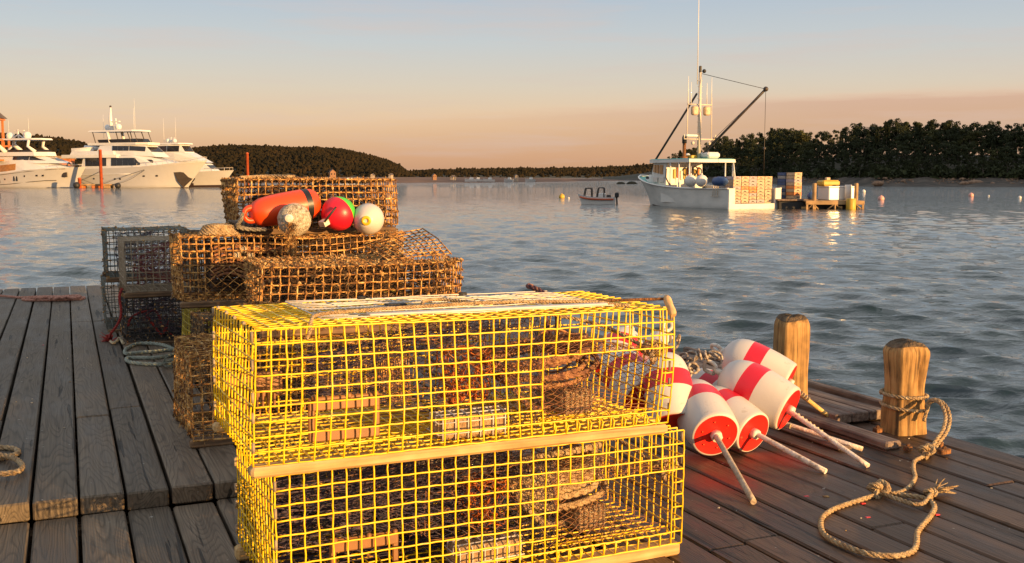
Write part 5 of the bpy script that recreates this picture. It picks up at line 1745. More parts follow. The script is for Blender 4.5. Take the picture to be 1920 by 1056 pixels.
# ------------------------------------------------------------------ the large motor yacht
def yacht_big():
    Yc = 195.0
    bow = wl(392, Yc); az = 112.0
    L = 28.0
    d = Vector((math.sin(R(az)), math.cos(R(az)), 0))
    o = bow - d * L * 1.14
    t = thing("motor_yacht", "largest white motor yacht with a dark anchor pocket and a tall hardtop flybridge", "yacht", (o.x, o.y, WATER_Z), (0, 0, head_rot(az)), "motor yachts in the marina"); t.scale = (1.14, 1, 1)
    st = [(0, 3.1, 2.9, 3.5), (3, 3.25, 3.1, 3.55), (8, 3.35, 3.25, 3.65), (13, 3.35, 3.2, 3.8), (17, 3.3, 2.9, 4.0), (20, 3.1, 2.2, 4.25, 19.6), (23, 2.5, 1.3, 4.6, 21.8), (25.5, 1.6, .55, 4.9, 23.1), (27.2, .7, .15, 5.05, 23.8), (28, .06, .02, 5.1, 24.0)]
    hull_mb(st, -.3, 9, 0, 1, 2, .2).build("hull", [M["gel_cream"], M["gel"], M["antifoul"]], t)
    mb = MB(); 
    for s in (1, -1):
        mb.tube([(x, s * (sheer_y(st, x, z) + .03), z) for x, z in [(.2, 2.45), (4, 2.45), (8, 2.5), (12, 2.55), (15, 2.6)]], .07, 6)
    mb.build("rub_rail", M["gel"], t)
    # main deckhouse
    m1 = [(3.5, 4.2, 2.7, 2.6, 3.5, 6.0), (9, 9, 2.8, 2.65, 3.5, 6.1), (15, 14.5, 2.75, 2.5, 3.6, 6.1), (19.5, 17, 2.3, 1.9, 4.0, 6.0), (23.5, 19.0, 1.2, .9, 4.4, 5.5)]
    tier_mb(m1).build("main_deckhouse", M["gel"], t)
    band_parts(t, m1, .24, .86, 4.6, 9.2, 3, M["glass"])
    band_parts(t, m1, .24, .82, 10.2, 16.2, 5, M["glass"])
    band_parts(t, m1, .34, .66, 16.3, 18.6, 1, M["glass"])
    # boat deck overhang with the moulded side wings
    mb = MB()
    mb.prism([(-.3, -3.1), (9, -3.25), (11.5, -2.9), (12.2, -2.2), (12.2, 2.2), (11.5, 2.9), (9, 3.25), (-.3, 3.1)], 5.7, 6.3)
    mb.prism([(1.5, -3.0), (8, -3.2), (11, -2.95), (11, 2.95), (8, 3.2), (1.5, 3.0)], 6.3, 7.0, 0, .94)
    mb.build("boat_deck", M["gel"], t)
    # pilothouse
    m2 = [(6.5, 7.5, 2.4, 2.2, 6.2, 8.0), (10, 10.5, 2.5, 2.3, 6.2, 8.2), (15, 14, 2.4, 2.1, 6.1, 8.15), (19.0, 16.6, 1.9, 1.7, 5.8, 8.0)]
    tier_mb(m2).build("pilothouse", M["gel"], t)
    band_parts(t, m2, .42, .88, 10.3, 13.7, 3, M["glass"])
    band_parts(t, m2, .44, .88, 13.8, 16.9, 1, M["glass"], front=True)
    mb = MB(); mb.prism([(5.0, -2.3), (15.2, -2.35), (17.2, -1.6), (17.4, 0), (17.2, 1.6), (15.2, 2.35), (5.0, 2.3)], 8.1, 8.55, 0, 1.02); mb.build("flybridge_deck", M["gel"], t)
    fly = [(7.2, 7.0, 2.1, 2.2, 8.55, 9.15), (13, 13, 2.1, 2.15, 8.55, 9.25), (15.6, 15.0, 1.5, 1.5, 8.55, 9.3)]
    tier_mb(fly).build("flybridge_windscreen", M["glass"], t)
    mb = MB(); mb.prism([(4.9, -2.2), (14.4, -2.2), (15.6, -1.5), (15.6, 1.5), (14.4, 2.2), (4.9, 2.2)], 10.65, 10.95, 0, .96); mb.build("hardtop", M["gel"], t)
    for (xb, xt, wdt) in ((6.4, 5.8, .16), (9.5, 9.0, .55), (11.4, 10.8, .16), (14.0, 13.2, .16), (15.4, 14.6, .12)):
        for s in (1, -1):
            mb = MB(); mb.tube([(xb, s * 1.95, 8.5), (xt, s * 1.95, 10.7)], wdt / 2, 6); mb.build("hardtop_strut", M["gel"] if wdt > .3 else M["darksteel"], t)
    dome(t, (6.6, 1.2, 11.65), .58); dome(t, (10.8, -1.2, 11.6), .58)
    mb = MB()
    mb.tube([(8.4, 0, 10.9), (8.2, 0, 13.2), (8.3, 0, 15.4)], [.42, .3, .16], 8); mb.box((9.3, 0, 12.7), (1.7, .5, .16)); mb.box((9.3, 0, 11.9), (1.2, .4, .14)); mb.tube([(9.5, 0, 11), (9.3, 0, 13.3)], .16, 6); mb.ball((8.3, 0, 15.6), .2, 8, 6, 1)
    mb.build("mast", [M["gel"], M["darksteel"]], t)
    whip(t, (12.4, 1, 10.9), 4.4); whip(t, (14.2, -1, 10.9), 6.0); whip(t, (5.3, 1.6, 8.6), 5.6)
    # tender crane and tender aft
    mb = MB(); mb.tube([(1.0, 1.2, 6.4), (1.5, 1.2, 7.9), (4.4, 1.2, 7.6)], [.35, .4, .3], 8); mb.build("tender_crane", M["gel"], t)
    td = hull_mb([(.6, .8, .7, .8), (2.6, .9, .8, .85), (4.0, .75, .4, .95), (4.9, .1, .05, 1.05)], -.2, 4, 0, 1, 0, -.9).build("tender", [M["gel"], M["gel_cream"]], t, (.2, -1.0, 6.8))
    mb = rail_mb([(x, sheer_y(st, x, 4.2) * .97, z) for x, z in [(16, 3.9), (19, 4.15), (21, 4.35), (23, 4.55), (25, 4.8), (26.5, 4.95), (27.8, 5.05)]], .7, .035)
    mb.build("bow_rail", M["steel"], t)
    mb = rail_mb([(x, -sheer_y(st, x, 4.2) * .97, z) for x, z in [(16, 3.9), (19, 4.15), (21, 4.35), (23, 4.55), (25, 4.8), (26.5, 4.95), (27.8, 5.05)]], .7, .035)
    mb.build("bow_rail", M["steel"], t)
    for (x, z, w) in ((6.8, 1.7, .35), (8.7, 1.7, .35), (11.3, 1.65, .42), (12.4, 1.65, .42), (17.2, 2.2, .5), (19.6, 2.25, .5)):
        for s in (1, -1):
            mb = MB(); mb.bbox((x, s * (sheer_y(st, x, z) + .0), z), (w, .10, .3), .08); mb.build("porthole", M["glass"], t)
    for s in (1, -1):
        mb = MB()
        pts = [(22.6, 2.9), (24.0, 3.0), (24.6, 2.0), (25.2, 1.7), (23.6, .1), (22.9, 1.3)]
        f = [Vector((x, s * (max(.04, interp([(22, 1.75), (23, 1.35), (24, .82), (25, .42), (25.6, .1)], x)) + (z - 1.5) * .24 + .12), z)) for x, z in pts]
        g = [v - Vector((0, s * .22, 0)) for v in f]
        n = len(f)
        mb.add(f + g, [tuple(range(n)), tuple(range(2 * n - 1, n - 1, -1))] + [(i, (i + 1) % n, n + (i + 1) % n, n + i) for i in range(n)])
        mb.build("anchor_pocket", M["darksteel"], t)
    mb = MB()
    for pts in ([(2.0, -3.2, 3.1), (4.5, -3.6, 1.6), (7.4, -4.0, .7)], [(8.6, -3.4, 3.2), (5.5, -3.6, 1.8), (3.2, -4.0, .7)], [(17.5, -3.2, 3.4), (13.5, -3.7, 2.1), (9.5, -4.2, .7)], [(17.6, -3.25, 3.3), (15, -3.8, 1.6), (12.6, -4.3, .7)]):
        mb.tube(spline(pts, .6), .035, 5)
    mb.build("mooring_line", M["black"], t)
yacht_big()
def yacht_left():
    Yc = 196.0
    bow = wl(165, Yc); az = 112.0; L = 24.0
    d = Vector((math.sin(R(az)), math.cos(R(az)), 0)); o = bow - d * L * 1.14
    t = thing("motor_yacht", "left white motor yacht with a raked dark windscreen and two radar domes", "yacht", (o.x, o.y, WATER_Z), (0, 0, head_rot(az)), "motor yachts in the marina"); t.scale = (1.14, 1, 1)
    st = [(0, 2.7, 2.5, 2.1), (4, 2.9, 2.7, 2.3), (9, 3.0, 2.75, 2.75), (13, 3.0, 2.55, 3.2), (17, 2.7, 1.8, 3.55, 16.6), (20, 2.0, 1.0, 3.75, 19.0), (22.2, 1.15, .4, 3.85, 20.6), (23.4, .5, .12, 3.9, 21.4), (24, .05, .02, 3.9, 21.7)]
    hull_mb(st, -.1, 8, 0, 1, 2, .14).build("hull", [M["gel_cream"], M["gel"], M["antifoul"]], t)
    m1 = [(4.5, 6.5, 2.3, 2.1, 2.4, 4.9), (9, 9.5, 2.5, 2.25, 2.8, 5.1), (13, 12.4, 2.5, 2.1, 3.3, 5.3), (17.5, 14.5, 2.0, 1.6, 3.6, 5.0), (21.5, 17.5, .9, .7, 3.8, 4.6)]
    tier_mb(m1).build("deckhouse", M["gel"], t)
    band_parts(t, m1, .15, .70, 6.9, 11.0, 1, M["teak"], name="saloon_window")
    m2 = [(6.0, 6.0, 2.2, 2.0, 4.9, 6.5), (10.5, 9.8, 2.25, 1.9, 4.7, 6.6), (15, 13.0, 2.1, 1.6, 4.6, 6.6), (20.5, 15.5, 1.1, 1.0, 4.6, 6.2)]
    tier_mb(m2).build("upper_house", M["gel"], t)
    band_parts(t, m2, .30, .78, 10.2, 13.6, 1, M["glass"])
    band_parts(t, m2, .30, .66, 13.7, 17.5, 1, M["glass"], front=True)
    mb = MB(); mb.prism([(2.4, -2.3), (4, -2.6), (15, -2.2), (17, -1.0), (17, 1.0), (15, 2.2), (4, 2.6), (2.4, 2.3)], 6.0, 6.75, 0, .97); mb.build("flybridge", M["gel"], t)
    mb = MB(); mb.prism([(7.5, -1.9), (14.2, -1.9), (16, -.9), (16, .9), (14.2, 1.9), (7.5, 1.9)], 6.75, 7.2, 0, 1.0); mb.build("flybridge_windscreen", M["glass"], t)
    mb = MB(); mb.prism([(5.3, -2.1), (14.5, -2.1), (16.0, -1.4), (16.0, 1.4), (14.5, 2.1), (5.3, 2.1)], 9.05, 9.35, 0, .95); mb.build("hardtop", M["gel"], t)
    for s in (1, -1):
        mb = MB(); mb.tube([(8.6, s * 2.1, 6.7), (6.6, s * 2.0, 8.3), (6.9, s * 1.9, 9.1)], [.42, .36, .3], 6); mb.tube([(4.4, s * 2.1, 6.7), (6.6, s * 2.0, 8.3)], .16, 6); mb.build("radar_arch", M["gel"], t)
        mb = MB(); mb.tube([(14.8, s * 1.7, 6.8), (13.3, s * 1.8, 7.8), (13.6, s * 1.8, 9.1)], [.34, .28, .26], 6); mb.build("hardtop_strut", M["gel"], t)
    dome(t, (7.2, .6, 9.95), .72); dome(t, (12.0, -.4, 9.95), .72)
    mb = MB(); mb.tube([(9.7, 0, 9.3), (9.6, 0, 11.1)], .14, 6); mb.box((9.9, 0, 10.9), (2.2, .3, .14)); mb.tube([(8.4, 0, 9.4), (9.6, 0, 10.2), (10.8, 0, 9.4)], .13, 6); mb.build("mast", M["gel"], t)
    whip(t, (5.9, 1.7, 9.2), 4.0); whip(t, (13.6, -1.7, 9.2), 4.0)
    mb = rail_mb([(x, sheer_y(st, x, 3) * .97, z) for x, z in [(18, 3.6), (20, 3.75), (22, 3.85), (23.6, 3.9)]], .5, .03); mb.build("bow_rail", M["steel"], t)
    mb = rail_mb([(x, -sheer_y(st, x, 3) * .97, z) for x, z in [(18, 3.6), (20, 3.75), (22, 3.85), (23.6, 3.9)]], .5, .03); mb.build("bow_rail", M["steel"], t)
    for (x, z, w, h) in ((2.6, 1.3, .3, .3), (7.6, 1.25, .32, .9), (8.9, 1.6, .22, .35), (10.9, 1.75, .34, 1.0), (11.5, 1.75, .34, 1.0), (13.2, 2.2, .3, .35), (15.6, 2.3, .5, .32), (16.8, 2.3, .5, .32)):
        for s in (1, -1):
            mb = MB(); mb.bbox((x, s * sheer_y(st, x, z), z), (w, .12, h), .08); mb.build("porthole", M["glass"], t)
    mb = MB()
    for s in (1, -1):
        mb.tube([(x, s * (sheer_y(st, x, z) + .02), z) for x, z in [(1, .35), (6, .45), (10, .7), (14, 1.1), (17, 1.35), (19, 1.4)]], .06, 5)
        mb.tube([(x, s * (sheer_y(st, x, z) + .02), z) for x, z in [(1, 1.9), (6, 2.2), (10, 2.65), (14, 3.05), (18, 3.4), (21, 3.55)]], .05, 5)
    mb.build("hull_line", M["darksteel"], t)
    mb = MB()
    mb.bbox((20.6, -1.3, 2.45), (1.2, .2, .9), .2); mb.build("anchor_pocket", M["darksteel"], t)
    mb = MB(); mb.tube(spline([(19.5, .6, 4.2), (20.2, .3, 4.7), (21, 0, 4.3), (21.6, 0, 4.6)], .2), .14, 6); mb.build("anchor_windlass", M["black"], t)
yacht_left()
def yacht_right():
    Yc = 208.0
    bow = wl(441, Yc); az = 112.0; L = 22.0
    d = Vector((math.sin(R(az)), math.cos(R(az)), 0)); o = bow - d * L * 1.14
    t = thing("motor_yacht", "right hand yacht half hidden behind the largest one, with an enclosed dark flybridge", "yacht", (o.x, o.y, WATER_Z), (0, 0, head_rot(az)), "motor yachts in the marina"); t.scale = (1.14, 1, 1)
    st = [(0, 2.6, 2.4, 2.2), (6, 2.8, 2.6, 2.4), (11, 2.8, 2.4, 2.7), (15, 2.5, 1.8, 3.0, 14.6), (18, 1.9, 1.0, 3.2, 17.0), (20.2, 1.1, .4, 3.3, 18.5), (21.4, .5, .12, 3.35, 19.3), (22, .05, .02, 3.35, 19.6)]
    hull_mb(st, -.1, 8, 0, 1, 2, .75).build("hull", [M["gel_cream"], M["gel"], M["antifoul"]], t)
    m1 = [(4, 4.5, 2.3, 2.1, 2.3, 5.2), (10, 10, 2.3, 2.0, 2.6, 5.3), (14, 13, 2.0, 1.7, 2.9, 5.3), (18.5, 16.6, 1.1, 1.2, 3.2, 4.7)]
    tier_mb(m1).build("deckhouse", M["gel"], t)
    band_parts(t, m1, .30, .82, 9.0, 14.8, 3, M["glass"], front=True)
    mb = tier_mb([(4.5, 5, 2.2, 2.0, 5.2, 6.8), (11, 10.5, 2.1, 1.9, 5.3, 6.9), (16.8, 13.0, 1.4, 1.4, 4.9, 6.9)]); mb.build("brow", M["gel"], t)
    m3 = [(5.2, 6.0, 1.9, 1.8, 6.8, 8.5), (9, 9.3, 1.95, 1.8, 6.8, 8.6), (12.8, 11.6, 1.5, 1.35, 6.8, 8.6)]
    tier_mb(m3).build("enclosed_flybridge", M["gel"], t)
    band_parts(t, m3, .18, .84, 5.8, 9.0, 2, M["glass"]); band_parts(t, m3, .18, .84, 9.1, 12.0, 1, M["glass"], front=True)
    mb = MB(); mb.prism([(5.0, -1.9), (11.6, -1.9), (12.6, -1.2), (12.6, 1.2), (11.6, 1.9), (5.0, 1.9)], 8.6, 8.85, 0, .96); mb.build("hardtop", M["gel"], t)
    dome(t, (7.8, .3, 9.4), .45); dome(t, (9.6, -.2, 9.35), .4)
    mb = MB(); mb.tube([(8.7, 0, 8.8), (8.7, 0, 10.1)], .1, 6); mb.box((8.8, 0, 9.9), (1.4, .2, .12)); mb.build("mast", M["gel"], t)
    whip(t, (6.2, 1.2, 8.8), 5.2); whip(t, (10.6, -1.2, 8.8), 5.2)
    mb = rail_mb([(x, y, z) for x, y, z in [(17, 2.0, 3.15), (19, 1.5, 3.25), (20.6, .8, 3.3), (21.8, 0.05, 3.35), (20.6, -.8, 3.3), (19, -1.5, 3.25), (17, -2.0, 3.15)]], .55, .03); mb.build("bow_rail", M["steel"], t)
yacht_right()

def marina_bits():
    g = "red marina piles"
    for px, ytop, Y, w, lab in ((193.5, 281, 190, .55, "tall red marina pile in front of the largest yacht"), (467, 287, 196, .55, "tall red marina pile right of the yachts"), (153, 334, 191, .6, "short red marina pile at the end of the float")):
        p = wl(px, Y); h = hgt(ytop, Y) - WATER_Z
        mb = MB(); mb.lathe([(w / 2, -2), (w / 2, h - .12), (w / 2 * 1.06, h - .12), (w / 2 * 1.06, h), (.02, h + .12)], 14)
        tag(mb.build("marina_pile", M["pilered"], None, p), lab, "pile", g)
    a = wl(150, 192)
    t = thing("marina_float", "low timber marina float moored between the two larger yachts", "float", (a.x + 3.2, a.y, WATER_Z), (0, 0, .02))
    mb = MB(); mb.bbox((0, 0, .62), (7.2, 2.2, .26), .03); mb.build("deck", M["raftwood"], t)
    for x in (-2.6, .2, 2.4):
        mb = MB(); mb.bbox((x, 0, .22), (1.3, 2.0, .5), .1); mb.build("float_drum", M["orangewood"] if x < 2 else M["raftwood"], t)
    for px, Y, r in ((147, 190.5, .62), (224, 190.5, .55)):
        p = wl(px, Y)
        mb = MB(); mb.lathe([(r * .4, -r * .9), (r * .85, -r * .6), (r, 0), (r * .85, r * .6), (r * .4, r * .9)], 16, Matrix.Translation((0, 0, r * .85)) @ Matrix.Rotation(R(80), 4, 'Y'))
        tag(mb.build("fender", M["black"], None, p), "big black round fender at the %s end of the marina float" % ("left" if px < 200 else "right"), "fender", "black fenders on the marina float")
    # orange framed tower at the very left edge
    Y = 200.0; p = wl(-9, Y); top = hgt(222, Y) - WATER_Z
    t = thing("pier_tower", "orange framed timber tower with a dark roof at the left edge", "tower", p)
    for sx in (-1.6, 1.6):
        for sy in (-1.6, 1.6):
            mb = MB(); mb.box((sx, sy, top / 2 - .5), (.36, .36, top + 1)); mb.build("post", M["orangewood"], t)
    for z in (top * .40, top * .69, top - .2):
        mb = MB(); mb.box((0, 0, z), (4.0, 4.0, .3)); mb.build("floor", M["orangewood"], t)
    for z in (top * .44, top * .73):
        for sy in (-1, 1):
            mb = MB(); mb.box((0, sy * 1.6, z + .55), (3.0, .06, .8)); mb.build("railing", M["darksteel"], t)
    mb = MB(); mb.prism([(-2.3, -2.3), (2.3, -2.3), (2.3, 2.3), (-2.3, 2.3)], top + .02, top + 2.6, 0, .06); mb.build("roof", M["hroof"], t)
    p = wl(17, 230); h = hgt(262, 230) - WATER_Z
    t = thing("pier_gantry", "orange post and crossbar frame behind the left yacht", "gantry", p)
    for x in (-.5, .9):
        mb = MB(); mb.box((x, 0, h / 2 - 1), (.35, .35, h + 2)); mb.build("post", M["orangewood"], t)
    mb = MB(); mb.box((.1, -.3, h * .86), (3.2, .25, .35)); mb.build("crossbar", M["orangewood"], t)
    p = wl(14, 222)
    t = thing("pier_shed", "grey low pier shed behind the left yacht", "shed", p)
    mb = MB(); mb.box((0, 0, 2.0), (7.5, 5, 5)); mb.build("wall", M["raftwood"], t)
    mb = MB(); mb.prism([(-4.1, -2.8), (4.1, -2.8), (4.1, 2.8), (-4.1, 2.8)], 4.52, 5.6, 0, .7); mb.build("roof", M["crate_grey"], t)
    p = wl(127, 235)
    t = thing("pier_shed", "small orange shed between the two larger yachts", "shed", p)
    mb = MB(); mb.box((0, 0, 2.5), (3.2, 3, 7)); mb.build("wall", M["orangewood"], t)
    mb = MB(); mb.prism([(-1.9, -1.8), (1.9, -1.8), (1.9, 1.8), (-1.9, 1.8)], 6.02, 6.7, 0, .8); mb.build("roof", M["raftwood"], t)
marina_bits()

# ================================================================== LOBSTER BOAT
BAZ = -28.0
def lobster_boat():
    g = None
    p0 = wl(1365, 66.0)                       # port quarter at the waterline
    ax = Vector((math.sin(R(BAZ)), math.cos(R(BAZ)), 0)); st_ = Vector((ax.y, -ax.x, 0))
    L, B = 12.6, 4.3
    o = p0 + st_ * (B / 2)
    t = thing("lobster_boat", "white lobster boat with teal decks, tall mast and two dark booms", "fishing boat", (o.x, o.y, WATER_Z), (0, 0, head_rot(BAZ)))
    st = [(0, 2.15, 2.05, 1.28), (2, 2.15, 2.1, 1.25), (5, 2.15, 2.05, 1.28), (7.5, 2.1, 1.75, 1.42), (9.3, 1.85, 1.15, 1.62, 9.1), (10.8, 1.35, .62, 1.85, 10.3), (11.8, .8, .25, 2.02, 11.0), (12.4, .35, .06, 2.12, 11.3), (12.6, .04, .02, 2.14, 11.4)]
    mb = hull_mb(st, None, 8, 0, 1, 2, .06, transom=False)
    # drop the deck aft of the house: the sheet made above is replaced by a foredeck and a low work deck
    nd = len(st) - 1
    mb.f = mb.f[:-nd]; mb.m = mb.m[:-nd]; mb.s = mb.s[:-nd]
    fd = [s for s in st if s[0] >= 7.5]
    vs = []
    for (x, bs, bw, zs, *_) in fd: vs += [(x, bs * .98, zs - .06), (x, -bs * .98, zs - .06)]
    mb.add(vs, [(2 * i, 2 * i + 1, 2 * i + 3, 2 * i + 2) for i in range(len(fd) - 1)], 1)
    mb.add([(-.02, 2.05, .34), (-.02, -2.05, .34), (7.5, -1.95, .34), (7.5, 1.95, .34)], [(0, 1, 2, 3)], 0)
    # inner bulwark
    for s in (1, -1):
        mb.add([(0, s * 2.0, .3), (0, s * 2.0, 1.27), (5, s * 2.0, 1.27), (7.5, s * 1.95, 1.4), (7.5, s * 1.95, .3), (5, s * 2.0, .3)], [(0, 1, 2, 3, 4, 5)], 0)
        mb.add([(0, s * 2.0, 1.27), (0, s * 2.16, 1.27), (5, s * 2.16, 1.27), (7.5, s * 2.11, 1.41), (7.5, s * 1.95, 1.41), (5, s * 2.0, 1.27)], [(0, 1, 2, 3, 4, 5)], 0)
        # transom cheeks left and right of the open stern
        mb.box((.03, s * 1.92, .55), (.16, .48, 1.52), None, 0)
    mb.box((.04, 0, .05), (.14, 3.36, .56), None, 0)
    mb.build("hull", [M["hullwhite"], M["teal"], M["antifoul"]], t)
    mb = MB()
    for s in (1, -1):
        mb.tube(spline([(x, s * (b + .03), z + .02) for x, b, z in [(0, 2.15, 1.28), (2, 2.15, 1.25), (5, 2.15, 1.28), (7.5, 2.1, 1.42), (9.3, 1.85, 1.62), (10.8, 1.35, 1.85), (11.8, .8, 2.02), (12.6, .02, 2.15)]], .4), .055, 6)
    mb.build("rub_rail", M["gel"], t)
    # cuddy and wheelhouse
    cud = [(8.6, 8.6, 1.45, 1.35, 1.5, 2.2), (10.2, 10.0, 1.15, 1.0, 1.7, 2.2), (11.3, 10.9, .6, .5, 1.9, 2.2)]
    tier_mb(cud).build("cuddy", M["hullwhite"], t)
    mb = MB()
    for s in (1, -1):
        for x in (10.35, 10.8):
            mb.lathe([(.09, -.03), (.09, .04)], 12, Matrix.Translation((x, s * (1.02 if x < 10.5 else .80), 1.98)) @ Matrix.Rotation(R(-90 * s), 4, 'X'))
    mb.build("porthole", M["black"], t)
    wh = [(6.6, 6.6, 1.55, 1.5, .9, 3.02), (8.4, 8.3, 1.5, 1.45, 1.3, 3.05), (9.6, 9.25, 1.2, 1.2, 1.5, 3.02)]
    wall_st = [(7.4, 7.4, 1.6, 1.55, .9, 3.0), (8.6, 8.5, 1.55, 1.5, 1.3, 3.0), (9.7, 9.35, 1.3, 1.25, 1.5, 3.0)]
    tier_mb(wall_st).build("wheelhouse", M["hullwhite"], t)
    band_parts(t, wall_st, .60, .93, 7.75, 9.3, 3, M["teak"], gap=.14, front=True)
    mb = MB()
    for s in (1, -1):
        for x in (7.9, 8.65):
            mb = MB(); mb.bbox((x, s * 1.6, 1.85), (.55, .06, .38), .02)
            mb.build("side_hatch", M["gel_cream"], t)
    # roof with lit aft edge
    mb = MB()
    rf = [(4.3, -1.98), (8.6, -1.78), (9.6, -1.45), (9.9, 0), (9.6, 1.45), (8.6, 1.78), (4.3, 1.98)]
    mb.prism(rf, 3.02, 3.24, 0, .99)
    mb.prism(rf, 3.241, 3.29, 1, .93)
    mb.build("roof", [M["hullwhite"], M["teal"]], t)
    # posts and ladder on the working side
    for (x, y) in ((4.45, 1.85), (4.45, -1.2), (4.45, -1.85), (5.6, 1.85), (6.6, 1.82)):
        mb = MB(); mb.tube([(x, y, .34), (x, y, 3.03)], .055, 6); mb.build("roof_post", M["hullwhite"], t)
    mb = MB()
    mb.tube([(4.05, -1.85, 1.2), (4.4, -1.85, 3.05)], .05, 6)
    for z in (1.5, 2.0, 2.5): mb.tube([(4.1 + (z - 1.2) * .19, -1.85, z), (4.45, -1.85, z)], .04, 5)
    mb.build("side_ladder", M["hullwhite"], t)
    # gear hanging in the shelter: oilskins, hoses, pots
    mb = MB()
    for k in range(8):
        mb.bbox((7.35, -1.2 + .3 * k, 2.35 - .1 * (k % 3)), (.09, .2, .75 - .1 * (k % 2)), .04, None, k % 3)
    mb.build("hanging_gear", [M["orangewood"], M["yellowp"], M["hullwhite"]], t)
    mb = MB()
    for (y, z) in ((-.2, 2.45), (-.55, 2.5), (-.9, 2.4)):
        mb.tube([(6.9, y + .2 * math.cos(a), z + .26 * math.sin(a)) for a in np.linspace(0, 2 * math.pi, 17)], .05, 6)
    mb.build("hose_coil", M["black"], t)
    mb = MB(); mb.bbox((6.4, .3, .8), (1.2, 1.6, .9), .05); mb.bbox((5.9, -1.3, .75), (1.0, .9, .8), .05); mb.build("bait_bin", M["crate_tan"], t)
    mb = MB(); mb.tube([(6.9, 1.95, 2.6), (6.8, 2.05, 2.0), (6.3, 2.1, 1.5)], .05, 6); mb.build("hauler_arm", M["darksteel"], t)
    mb = MB(); 
    for k in range(3): mb.tube([(1.0 + .22 * k, 2.2, 1.75 - .05 * k), (.95 + .24 * k, 2.28, .8)], .03, 5)
    mb.tube([(.9, 2.28, .8), (1.6, 2.28, .8)], .03, 5)
    mb.build("boarding_rack", M["steel"], t)
    # exhaust stack
    mb = MB(); mb.lathe([(.30, 3.25), (.30, 3.42), (.12, 3.45), (.12, 4.35)], 12, Matrix.Translation((6.55, .7, 0))); mb.lathe([(.16, 4.35), (.16, 4.75), (.10, 4.9)], 12, Matrix.Translation((6.55, .7, 0)), [1, 1]); mb.build("exhaust_stack", [M["rust"], M["black"]], t)
    mb = MB(); mb.bbox((5.6, -.75, 3.52), (1.1, 1.1, .42), .12); mb.build("life_raft", M["gel"], t)
    dome(t, (7.6, -.4, 3.5), .2)
    mb = MB(); mb.bbox((6.4, .05, 3.42), (.8, .9, .22), .05); mb.build("roof_locker", M["yellowp"], t)
    # mast
    mx, my = 5.95, -.1
    topz = 9.15
    mb = MB(); mb.tube([(mx, my, 3.2), (mx, my, topz)], [.13, .10], 10); mb.build("mast", M["steel"], t)
    for k in range(13):
        z = 3.8 + .4 * k
        mb = MB(); mb.tube([(mx, my - .2, z), (mx, my + .2, z)], .022, 4); mb.build("mast_step", M["steel"], t)
    def cross(z, w, nm):
        mb = MB(); mb.tube([(mx, my - w, z), (mx, my + w, z)], .05, 6); mb.build(nm, M["steel"], t)
    cross(6.98, 1.05, "crosstree"); cross(4.62, 1.3, "crosstree")
    mb = MB()
    for s in (-1, 1):
        m1 = MB(); m1.tube([(mx, my + s * 1.05, 4.6), (mx, my + s * 1.02, 7.5)], .035, 5); m1.build("mast_stay", M["steel"], t)
    mb.tube([(mx, my - 1.3, 4.62), (mx - .1, my - 1.35, 4.95)], .04, 5); mb.tube([(mx, my + 1.3, 4.62), (mx - .1, my + 1.35, 4.95)], .04, 5)
    mb.build("crosstree_bracket", M["steel"], t)
    for s in (-1, 1):
        mb = MB(); mb.bbox((mx - .12, my + s * .52, 6.55), (.35, .5, .62), .08); mb.build("floodlight", M["crate_tan"], t)
        mb = MB(); mb.ball((mx - .2, my + s * .7, 4.35), .13, 10, 8); mb.build("deck_light", M["steel"], t)
    mb = MB(); mb.bbox((mx - .1, my + .75, 4.85), (.3, 1.0, .16), .05); mb.build("radar_scanner", M["gel"], t)
    mb = MB(); mb.bbox((mx, my, topz + .2), (.16, .16, .5), .03); mb.ball((mx - .1, my - .25, topz + .1), .14, 8, 6); mb.build("masthead_light", M["black"], t)
    whip(t, (mx + .1, my + .16, topz - .8), 8.5)
    for y in (-1.0, -.6, .75, 1.0): whip(t, (mx, my + y, 6.98), 1.9 if abs(y) > .9 else 1.5)
    # booms
    mb = MB(); mb.tube([(9.2, 1.2, 3.25), (mx + .2, my + .1, 7.75)], .075, 7); mb.build("forward_boom", M["darksteel"], t)
    BT = Vector((1.2, -1.75, 7.75))
    mb = MB(); mb.tube([(mx - .2, my - .2, 3.6), tuple(BT)], .085, 7); mb.ball(BT, .17, 8, 6); mb.build("cargo_boom", M["darksteel"], t)
    mb = MB(); mb.tube([(mx, my, topz - .05), tuple(BT)], .018, 4); mb.tube([tuple(BT + Vector((0, 0, -.1))), (1.2, -1.75, 4.0), (1.2, -1.75, 2.2)], .02, 4); mb.tube([(mx - .2, my - .15, 3.9), (3.4, -1.3, 6.1), tuple(BT)], .016, 4); mb.build("boom_cable", M["darksteel"], t)
    mb = MB(); mb.ball((1.2, -1.75, 3.9), .1, 8, 6); mb.build("cable_hook", M["darksteel"], t)
    inv = Matrix.Translation(t.location) @ t.rotation_euler.to_matrix().to_4x4()
    # fenders and blue tarp roll hanging on the near side: things of their own
    for x, lab in ((3.55, "white ball fender hanging on the near side of the lobster boat, further left"), (2.4, "white ball fender hanging on the near side of the lobster boat, further right")):
        mb = MB(); mb.ball((0, 0, 0), .40, 18, 12); mb.lathe([(.06, .36), (.06, .5)], 8); mb.tube([(0, 0, .48), (0, -.1, .95)], .02, 5)
        tag(mb.build("ball_fender", M["fballw"], None, inv @ Vector((x, 2.42, 1.78))), lab, "fender", "white fenders on the lobster boat")
    mb = MB(); mb.lathe([(.03, -.85), (.25, -.5), (.3, 0), (.28, .45), (.08, .6)], 16, Matrix.Rotation(R(90), 4, 'Y'))
    tag(mb.build("blue_float", M["bluepaint"], None, inv @ Vector((.75, 2.28, 1.75)), (0, 0, head_rot(BAZ))), "pointed blue float lying on the near rail of the lobster boat", "float")
    # crates stacked on the stern
    cw, ch, cd = .63, .215, .80
